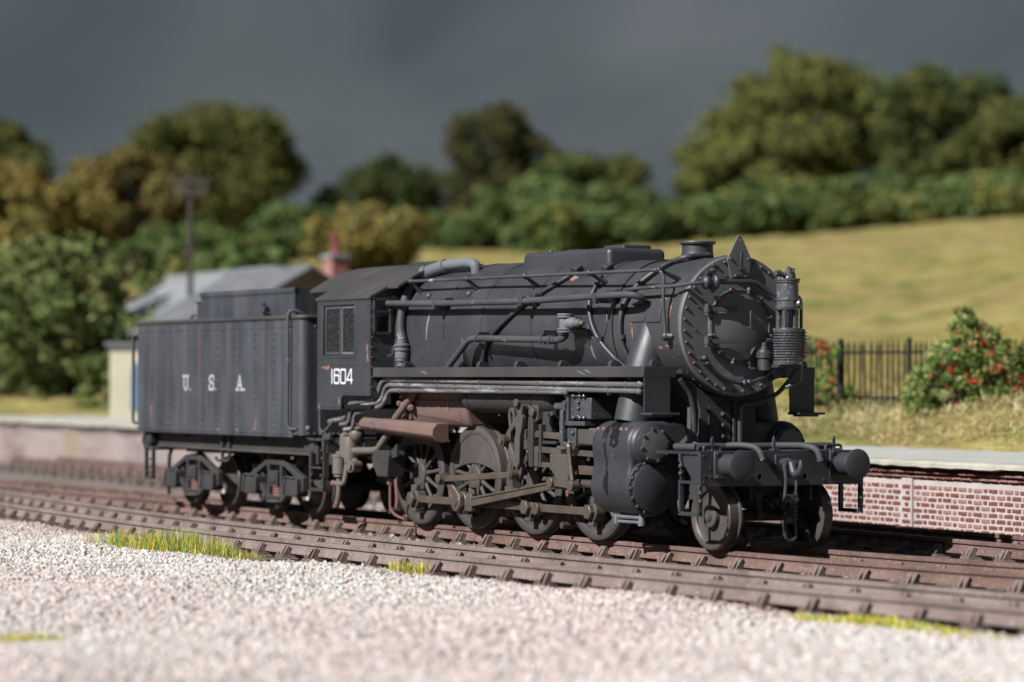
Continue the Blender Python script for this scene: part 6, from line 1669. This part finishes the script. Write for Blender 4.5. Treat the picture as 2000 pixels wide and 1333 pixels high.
# coupling hook and screw link
hk = MB(); hk.box(.66, .685, -.14, .07, .98, 1.18); hook = P('coupling_hook', hk, 'paint', bevel=.008)
m = MB()
pth = [(.69, -.03, 1.08), (.80, -.03, 1.09), (.87, -.03, 1.06), (.90, -.03, .98), (.96, -.03, .93), (1.03, -.03, .97), (1.06, -.03, 1.05), (1.055, -.03, 1.12)]
m.tube(pth, [.055, .055, .052, .05, .052, .048, .038, .024] + [.024] * 30, 10); P('hook', m, 'paint', hook)
m = MB(); m.cyl((.83, -.12, 1.07), (.83, .06, 1.07), .05, .05, 14); P('hook_pin', m, 'paint', hook)
for y in (-.11, .05):
    m = MB(); m.tube([(.83, y, 1.07), (.86, y, .88), (.84, y, .72), (.85, y, .64)], [.03, .02, .02, .03], 8); m.ball((.85, y, .63), .04, 8, 6); P('shackle', m, 'paint', hook)
m = MB(); m.cyl((.85, -.03, .70), (.80, -.03, .36), .022, .022, 10); m.box(.82, .88, -.08, .02, .58, .70); m.box(.77, .83, -.08, .02, .34, .42)
for k in range(9): m.lathe([(-.008, .022), (0, .031), (.008, .022)], (.845 - .004 * k, -.03, .57 - .02 * k), (0, 0, 1), 10, caps=False)
P('coupling_screw', m, 'paint', hook)
m = MB(); m.tube([(.80, -.10, .40), (.83, -.11, .26), (.84, -.10, .16), (.84, -.03, .12), (.84, .05, .16), (.83, .06, .26), (.80, .05, .40)], .022, 8, bend=.06); P('loop_link', m, 'paint', hook)

# ---- paint chips, scuffs and stains (thin flakes lying on the surfaces)
def flake(m, fn, cu, cv, su, sv, seed, n=14, jag=.45):
    r2 = random.Random(seed); pts = []
    for i in range(n):
        a = 2 * PI * i / n; k = 1 + r2.uniform(-jag, jag)
        pts.append((cu + su * k * math.cos(a), cv + sv * k * math.sin(a)))
    m.add([fn(cu, cv)] + [fn(u_, v_) for u_, v_ in pts], [(0, 1 + i, 1 + (i + 1) % n) for i in range(n)])
cabf = lambda x, z: (x, -1.3712, z)
m = MB()
for x, z, a, b in ((-8.98, 2.27, .05, .02), (-8.90, 2.26, .045, .03), (-8.83, 2.27, .03, .03), (-7.62, 2.56, .018, .09), (-7.60, 2.42, .022, .07), (-8.50, 1.77, .022, .075), (-9.14, 1.68, .025, .035)): flake(m, cabf, x, z, a, b, int(x * 100))
P('paint_chips', m, 'chip', loco, kind='stuff', angle=0)
sbf = lambda x, z: tuple(on_boiler(x, z, off=.004))
m = MB()
for x, z, a, b in ((-.80, 3.10, .04, .018), (-.72, 3.12, .03, .025), (-.66, 3.15, .015, .03), (-1.42, 2.85, .015, .06), (-1.40, 2.70, .02, .08), (-.66, 2.52, .04, .018), (-.80, 2.50, .05, .015), (-.56, 2.96, .02, .09), (-5.90, 2.33, .02, .06), (-3.15, 3.45, .1, .03)): flake(m, sbf, x, z, a, b, int(x * 100) + 5)
P('paint_chips', m, 'chip', smoke, kind='stuff', angle=0)
m = MB()
flake(m, lambda y, z: (-.2935, y, z), -.62, 2.25, .07, .035, 3); flake(m, lambda y, z: (-.2935, y, z), -.72, 2.38, .05, .10, 8); flake(m, lambda y, z: (-.2935, y, z), .40, 2.09, .07, .03, 4)
P('front_rust', m, 'rust', front, kind='stuff', angle=0)
m = MB(); flake(m, lambda y, z: (-.2935, y, z), -.02, 2.17, .22, .10, 11); P('front_scuff', m, 'scuff', front, angle=0)
m = MB()
for k in range(7): flake(m, sbf, -6.52 - .02 * k * .5, 3.02 - .07 * k, .022 + .006 * math.sin(k), .055, 50 + k, jag=.2)
flake(m, sbf, -2.38, 2.46, .035, .09, 61)
P('boiler_scuffs', m, 'scuff', boiler, kind='stuff', angle=0)
def cylf(x, t):                                   # down the outside of the near cylinder block
    sec = [p for p in cyl_section()][:33]
    L = [0]
    for a, b in zip(sec[:-1], sec[1:]): L.append(L[-1] + math.hypot(b[0] - a[0], b[1] - a[1]))
    s_ = L[-1] - t
    y = np.interp(s_, L, [p[0] for p in sec]); z = np.interp(s_, L, [p[1] for p in sec])
    nx = .006
    return (x, -float(y) - nx, float(z) + (nx if t < .35 else 0))
m = MB()
for x, t, a, b in ((-1.20, .14, .10, .13), (-1.31, .30, .05, .15), (-1.10, .36, .10, .11), (-1.29, .50, .03, .13), (-1.27, .70, .012, .17), (-1.25, .92, .045, .10), (-1.22, 1.02, .035, .08)): flake(m, cylf, x, t, a, b, int(t * 100), jag=.35)
P('oil_stain', m, 'oil', loco, kind='stuff', angle=0)
m = MB()
for x, z in ((-1.9, 2.185), (-1.75, 2.20), (-6.0, 2.19)): flake(m, lambda a, b: (a, -1.3262, b + (a - x) * -.25), x, z, .10, .012, int(x * 77))
flake(m, lambda a, b: (a, -1.272 - (b - 1.40) * .05, b), -7.66, 1.42, .07, .05, 91); flake(m, lambda a, b: (a, -.9735, b), -5.95, 1.75, .03, .09, 92); flake(m, lambda a, b: (a, -.9735, b), -6.2, 1.70, .025, .06, 93)
P('pale_scuffs', m, 'pale', loco, kind='stuff', angle=0)
# ================================================================== tender
tender = thing('locomotive_tender', (-12.8, 0, 0), 'black riveted eight wheeled tender lettered U.S.A. behind the cab', 'tender')
def T(name, mb, mat, parent=tender, **k): return mb.build(name, M[mat] if isinstance(mat, str) else mat, parent, **k)
TY = 1.37; TZ0, TZ1 = 1.235, 3.04
m = MB()
half = [(-15.87, TY), (-9.90, TY)] + [(-9.90 + .15 * math.sin(a), TY - .15 * (1 - math.cos(a))) for a in np.linspace(.2, PI / 2, 7)] + [(-9.75, 1.10)]
pl = [(x, -y) for x, y in half] + [(x, y) for x, y in reversed(half)]
m.prism(pl, 'xy', TZ0, TZ1)
body = T('tank', m, 'tender', angle=25)
m = MB(); m.box(-9.75, -9.69, -1.06, 1.06, TZ0, TZ1 - .01); T('front_panel', m, 'tender', body, bevel=.01)
m = MB(); m.tube([(x, y, TZ1) for x, y in pl] + [(pl[0][0], pl[0][1], TZ1)], .035, 8); T('top_beading', m, 'roof', body)
m = MB()
cols = [-15.31, -14.6, -13.95, -13.25, -12.67, -11.99, -11.3, -10.64]
for s in (-1, 1):
    for k, x in enumerate(cols):
        for i, z in enumerate(np.arange(1.36, 2.86, .115)):
            if s < 0 and 1.88 < z < 2.20 and k in (2, 5): continue
            m.rivet((x + (.022 if i % 2 else -.022), s * TY, z), (0, s, 0), .021, .019)
        for z in (2.82, 1.36): m.rivet((x - .045, s * TY, z), (0, s, 0), .018, .016); m.rivet((x + .045, s * TY, z), (0, s, 0), .018, .016)
    for x in np.arange(-15.85, -9.92, .062): m.rivet((x, s * TY, 2.895), (0, s, 0), .017, .016)
    for x in np.arange(-15.85, -9.92, .062): m.rivet((x, s * TY, 1.262), (0, s, 0), .017, .016)
    for yv in np.arange(.3, 1.2, .075):
        xv = -9.69 if yv < 1.06 else -9.75
        m.rivet((xv, s * yv, 2.895), (1, 0, 0), .018, .016); m.rivet((xv, s * yv, 1.262), (1, 0, 0), .018, .016)
T('tank_rivets', m, 'tender', body, kind='stuff')
m = MB(); m.box(-15.89, -10.0, -TY - .012, TY + .012, TZ0 - .03, TZ0 - .002); T('bottom_angle', m, 'tender', body)
# letters
strokes('letter', [('U', .075), ('.', .0)], -14.00, 1.925, .175, .215, .042, -1.3735, 'cream_letter', body)
strokes('letter', [('S', .055), ('.', .0)], -13.00, 1.925, .165, .215, .042, -1.3735, 'cream_letter', body)
strokes('letter', [('A', .070), ('.', .0)], -11.98, 1.925, .205, .215, .042, -1.3735, 'cream_letter', body)
# coal bunker
m = MB()
m.box(-14.16, -10.70, -.99, -.955, 3.03, 3.505); m.box(-14.16, -10.70, .955, .99, 3.03, 3.505); m.box(-14.16, -14.12, -.955, .955, 3.03, 3.50); m.box(-10.735, -10.70, -.955, .955, 3.03, 3.505)
bk = T('coal_bunker', m, 'tender')
m = MB(); m.box(-14.18, -10.69, -1.005, -.94, 3.505, 3.525); m.box(-14.18, -10.69, -1.008, -.988, 3.44, 3.505); T('bunker_lip', m, 'tender', bk)
m = MB(); m.box(-14.18, -10.69, .94, 1.005, 3.505, 3.525); T('bunker_lip', m, 'tender', bk)
m = MB()
for x in np.arange(-14.1, -10.7, .075): m.rivet((x, -1.008, 3.475), (0, -1, 0), .019, .018)
for x in (-13.35, -13.27):
    for z in (3.12, 3.21, 3.30, 3.40): m.rivet((x, -.99, z), (0, -1, 0), .019, .018)
for z in (3.12, 3.22, 3.32, 3.42): m.rivet((-10.76, -.99, z), (0, -1, 0), .019, .018)
T('bunker_rivets', m, 'tender', bk, kind='stuff')
m = MB(); m.box(-14.46, -14.18, -.92, .92, 3.03, 3.36); m.box(-14.5, -14.16, -.95, .95, 3.36, 3.38); T('rear_locker', m, 'tender', bk, bevel=.005)
n = 900
cx = rng.uniform(-14.0, -10.8, n); cy = rng.uniform(-.9, .9, n); sz = rng.uniform(.07, .14, n)
coal_m = plain('coal', (.012, .012, .013), .35, .5, tint=True)
def small_stones(nm, x, y, z, sz, par):
    o = stones(nm, np.stack([x, y, z], 1), sz, np.full((len(x), 3), .012) * rng.uniform(.6, 1.8, (len(x), 1)), coal_m)
    o0 = origin_of(par); o.parent = par; o.location = (-o0.x, -o0.y, -o0.z); return o
small_stones('coal', cx, cy, 3.24 + .12 * (1 - (cy / .95) ** 2) + rng.uniform(0, .06, n), sz, bk)
n = 60; a = rng.normal(size=n) * .10
small_stones('spilt_coal', -11.62 + a * .9, np.full(n, -1.03) - rng.uniform(0, .05, n), 3.06 + np.abs(rng.normal(size=n)) * .11 * np.exp(-(a / .1) ** 2), rng.uniform(.02, .05, n), bk)
m = MB(); m.box(-14.1, -10.75, -.95, .95, 3.2, 3.24); T('bunker_floor', m, 'dark', bk)
m = MB(); m.tube([(-14.95, -.80, 3.05), (-14.95, -.8, 3.15), (-14.75, -.8, 3.16), (-14.7, -.8, 3.05)], .025, 8, bend=.08); m.cyl((-14.85, -.45, 3.04), (-14.85, -.45, 3.12), .22, .20, 20); T('water_filler', m, 'tender')
# handrails
for s in (-1, 1):
    m = MB(); m.tube([(-15.86, s * 1.33, 2.84), (-16.16, s * 1.33, 2.84), (-16.16, s * 1.33, 1.34), (-15.86, s * 1.33, 1.34)], .028, 10, bend=.10); T('rear_handrail', m, 'pipe')
    m = MB(); m.tube([(-9.95, s * 1.14, 3.02), (-9.98, s * 1.30, 3.14), (-10.04, s * 1.43, 3.14), (-10.05, s * 1.44, 3.0), (-10.05, s * 1.44, 1.40), (-10.02, s * 1.43, 1.33), (-9.86, s * 1.36, 1.33)], .028, 10, bend=.08); fh = T('front_handrail', m, 'pipe')
    for x in (-9.92, -9.62):
        m = MB(); m.ball((x, s * 1.30, 1.34), .055, 10, 6); m.cyl((x, s * 1.30, 1.26), (x, s * 1.30, 1.34), .03, .03, 8); T('handrail_foot', m, 'tender', fh)
    m = MB(); m.box(-10.06, -9.84, min(s * 1.375, s * 1.2), max(s * 1.375, s * 1.2), 1.235, 1.30); T('foot_block', m, 'tender', fh, bevel=.01)
# frame
m = MB()
for s in (-1, 1):
    a, b = sorted((s * 1.10, s * 1.16))
    m.box(-15.75, -9.55, a, b, .93, 1.20)
fr_ = T('sole_bar', m, 'under')
for s in (-1, 1):
    a, b = sorted((s * 1.10, s * 1.25))
    m = MB(); m.prism([(-15.75, .90), (-15.45, .90), (-15.25, .955), (-9.60, .935), (-9.60, .965), (-15.25, .985), (-15.45, .93), (-15.75, .93)], 'xz', a, b); T('bottom_flange', m, 'wheel', fr_)
    m = MB(); m.box(-15.75, -9.55, a, b, 1.185, 1.205); T('top_flange', m, 'under', fr_)
    for x in (-14.3, -11.4):
        m = MB(); m.prism([(x - .08, 1.185), (x + .08, 1.185), (x, 1.13)], 'xz', a, b); T('gusset', m, 'under', fr_)
m = MB(); m.box(-15.95, -15.80, -1.22, 1.22, .88, 1.22); m.box(-15.80, -9.6, -.5, .5, .85, 1.2); m.box(-9.62, -9.5, -1.2, 1.2, .80, 1.20); T('headstock', m, 'under', bevel=.008)
for s in (-1, 1):
    m = MB(); m.box(-9.62, -9.12, min(s * 1.10, s * .7), max(s * 1.10, s * .7), .80, 1.17); m.box(-9.45, -9.20, min(s * 1.16, s * 1.05), max(s * 1.16, s * 1.05), 1.17, 1.27); T('drag_box', m, 'under', bevel=.01)
    m = MB(); m.lathe([(0, .19), (.03, .19), (.05, .08), (.35, .075)], (-16.38, s * .875, 1.05), (1, 0, 0), 28); m.lathe([(0, .12), (.3, .14)], (-16.2, s * .875, 1.05), (1, 0, 0), 20); T('rear_buffer', m, 'under')
    # rear corner casting and steps
    m = MB(); m.box(-15.85, -15.55, min(s * 1.24, s * 1.1), max(s * 1.24, s * 1.1), .90, 1.20); m.box(-15.68, -15.48, min(s * 1.30, s * 1.2), max(s * 1.30, s * 1.2), 1.0, 1.16); m.box(-15.64, -15.55, min(s * 1.315, s * 1.2), max(s * 1.315, s * 1.2), 1.04, 1.12); T('corner_casting', m, 'under', bevel=.01)
    def stirrup(x0, x1, z0, z1, zm):
        m = MB(); ya = s * 1.27
        for b0 in ((x0, x0 + .05, z0, z1), (x1 - .05, x1, z0, z1), (x0, x1, z0 - .02, z0 + .03), (x0 + .05, x1 - .05, zm, zm + .03)): m.box(b0[0], b0[1], ya - .03, ya + .03, b0[2], b0[3])
        st = T('step', m, 'under', bevel=.008)
        m = MB()
        for x in (x0 + .06, x1 - .06):
            for dz in (.10, .20): m.ball((x, ya - .02 * 1, zm - dz), .03, 8, 5)
        T('step_bolts', m, 'under', st, kind='stuff')
    stirrup(-15.74, -15.40, .42, .92, .72)
    stirrup(-9.60, -9.14, .42, 1.0, .74)
    m = MB(); m.box(-9.19, -9.12, min(s * 1.30, s * 1.2), max(s * 1.30, s * 1.2), .6, 1.18)
    for z in (1.02, .90): m.ball((-9.15, s * 1.30, z), .03, 8, 5)
    m.box(-9.62, -9.12, min(s * 1.30, s * 1.1), max(s * 1.30, s * 1.1), 1.16, 1.19); T('step_hanger', m, 'under', bevel=.008)
    for x in (-12.86, -12.60):
        m = MB(); m.bar((x, s * 1.20, 1.20), (x, s * 1.20, .84), .05, .04, up=(1, 0, 0)); m.tube([(x, s * 1.20, .86), (x, s * 1.20, .80), (x - .04, s * 1.24, .765), (x - .09, s * 1.27, .80), (x - .09, s * 1.27, .84)], .024, 8, bend=.03); T('safety_hook', m, 'under')
    m = MB(); m.tube([(-15.0, s * 1.12, .93), (-15.06, s * 1.13, .85), (-15.10, s * 1.13, .7), (-15.10, s * 1.13, .15)], .035, 6, bend=.08); T('guard_iron', m, 'under')
# bogies
def bogie(xc):
    g = bpy.data.objects.new('bogie', None); COL.objects.link(g); g.parent = tender; g.location = (xc + 12.8, 0, 0)
    for s in (-1, 1):
        y0, y1 = sorted((s * 1.10, s * 1.00))
        out = [(-.98, .56), (-.72, .66), (-.28, .835), (.30, .835), (.74, .66), (.98, .58), (.98, .36), (.66, .30), (.44, .30), (.26, .18), (.14, .165), (-.14, .165), (-.26, .18), (-.60, .42), (-.98, .44)]
        h1 = [(-.66, .60), (-.30, .745), (-.25, .70), (-.25, .36), (-.32, .33), (-.60, .52)]
        h2 = [(.66, .60), (.60, .50), (.42, .345), (.25, .36), (.25, .70), (.30, .745)]
        h3 = [(-.19, .28), (-.19, .75), (.19, .75), (.19, .28)]
        m = MB(); m.prism(out, 'xz', y0, y1, [h1, h2, h3]); o = m.build('side_frame', M['under'], None, bevel=.012); o.parent = g
        m = MB(); m.box(-.15, .15, min(s * 1.13, s * .95), max(s * 1.13, s * .95), .44, .66); m.box(-.09, .09, min(s * 1.15, s * .95), max(s * 1.15, s * .95), .47, .63); m.box(-.05, .0, min(s * 1.155, s * .95), max(s * 1.155, s * .95), .49, .61); o = m.build('bolster_end', M['under'], None, bevel=.01); o.parent = g
        m = MB()
        for k in range(4):
            for xx in (-.02, .08): m.lathe([(-.02, .03), (0, .06), (.02, .03)], (xx, s * 1.06, .28 + k * .042), (0, 0, 1), 10, caps=False)
        m.box(-.15, .12, min(s * 1.11, s * 1.0), max(s * 1.11, s * 1.0), .425, .44)
        o = m.build('bogie_spring', M['chip'], None); o.parent = g
        m = MB(); m.lathe([(0, .0001), (0, .16), (.03, .2), (.05, .2)], (0, s * 1.02, .22), (0, 0, -1), 20, caps=False); m.box(-.2, .2, min(s * 1.12, s * .95), max(s * 1.12, s * .95), .225, .27); o = m.build('spring_plank', M['under'], None, bevel=.01); o.parent = g
        for xw in (-.72, .72):
            m = MB(); m.prism([(xw - .21, .28), (xw + .21, .28), (xw + .23, .34), (xw + .21, .56), (xw - .17, .56), (xw - .25, .32)], 'xz', *sorted((s * 1.19, s * .98))); o = m.build('axle_box', M['under'], None, bevel=.015); o.parent = g
            m = MB(); m.prism([(xw - .235, .31), (xw - .17, .55), (xw - .13, .55), (xw - .19, .31)], 'xz', *sorted((s * 1.215, s * 1.18))); m.tube([(xw - .17, s * 1.21, .57), (xw - .05, s * 1.21, .59), (xw + .18, s * 1.21, .57)], .014, 6); o = m.build('box_lid', M['gloss'], None, bevel=.004); o.parent = g
    for xw in (-.72, .72):
        m = MB(); m.cyl((xw, -.62, .419), (xw, .62, .419), .07, .07, 12); o = m.build('axle', M['under'], None); o.parent = g
        for s in (-1, 1):
            w = MB(); r = .419; yo = -.79
            w.lathe([(.07, .0001), (.07, .10), (.075, .14), (.085, r - .12), (.055, r - .07), (.02, r - .05), (0, r - .04), (0, r - .012), (.01, r), (.135, r), (.145, r + .028), (.17, r + .03), (.178, r), (.178, .05)], (0, yo, 0), (0, 1, 0), 48, caps=False)
            o = w.build('wheel', M['tyre'], None); o.parent = g; o.location = (xw, 0, r); o.rotation_euler = (0, 0, 0 if s < 0 else PI)
    m = MB(); m.box(-.2, .2, -1.0, 1.0, .45, .62); m.cyl((0, 0, .6), (0, 0, .9), .25, .25, 16); o = m.build('bolster', M['under'], None, bevel=.01); o.parent = g
    return g
b1 = bogie(-14.22)
copy_tree(b1, tender, (-11.18 + 12.8, 0, 0))
m = MB(); m.lathe([(0, .16), (.26, .16), (.27, .18), (.31, .18), (.32, .14), (.34, .05)], (-12.35, -.72, .42), (0, 0, 1), 20); m.cyl((-12.35, -.72, .75), (-12.35, -.72, 1.0), .04, .04, 8); T('brake_cylinder', m, 'wheel')
# chips
m = MB(); tf = lambda x, z: (x, -1.3712, z)
for x, z, a_, b_ in ((-15.30, 1.62, .02, .05), (-15.29, 1.52, .025, .06), (-15.30, 1.44, .02, .04), (-15.28, 1.33, .018, .03), (-15.84, 1.29, .03, .05), (-12.65, 1.27, .05, .03), (-11.98, 1.29, .03, .045), (-11.32, 1.33, .05, .03), (-11.30, 1.42, .02, .05), (-11.30, 2.90, .01, .08), (-11.30, 2.74, .012, .02), (-11.31, 2.46, .015, .02), (-10.12, 2.86, .015, .03)): flake(m, tf, x, z, a_, b_, int(z * 999))
T('paint_chips', m, 'chip', body, kind='stuff', angle=0)
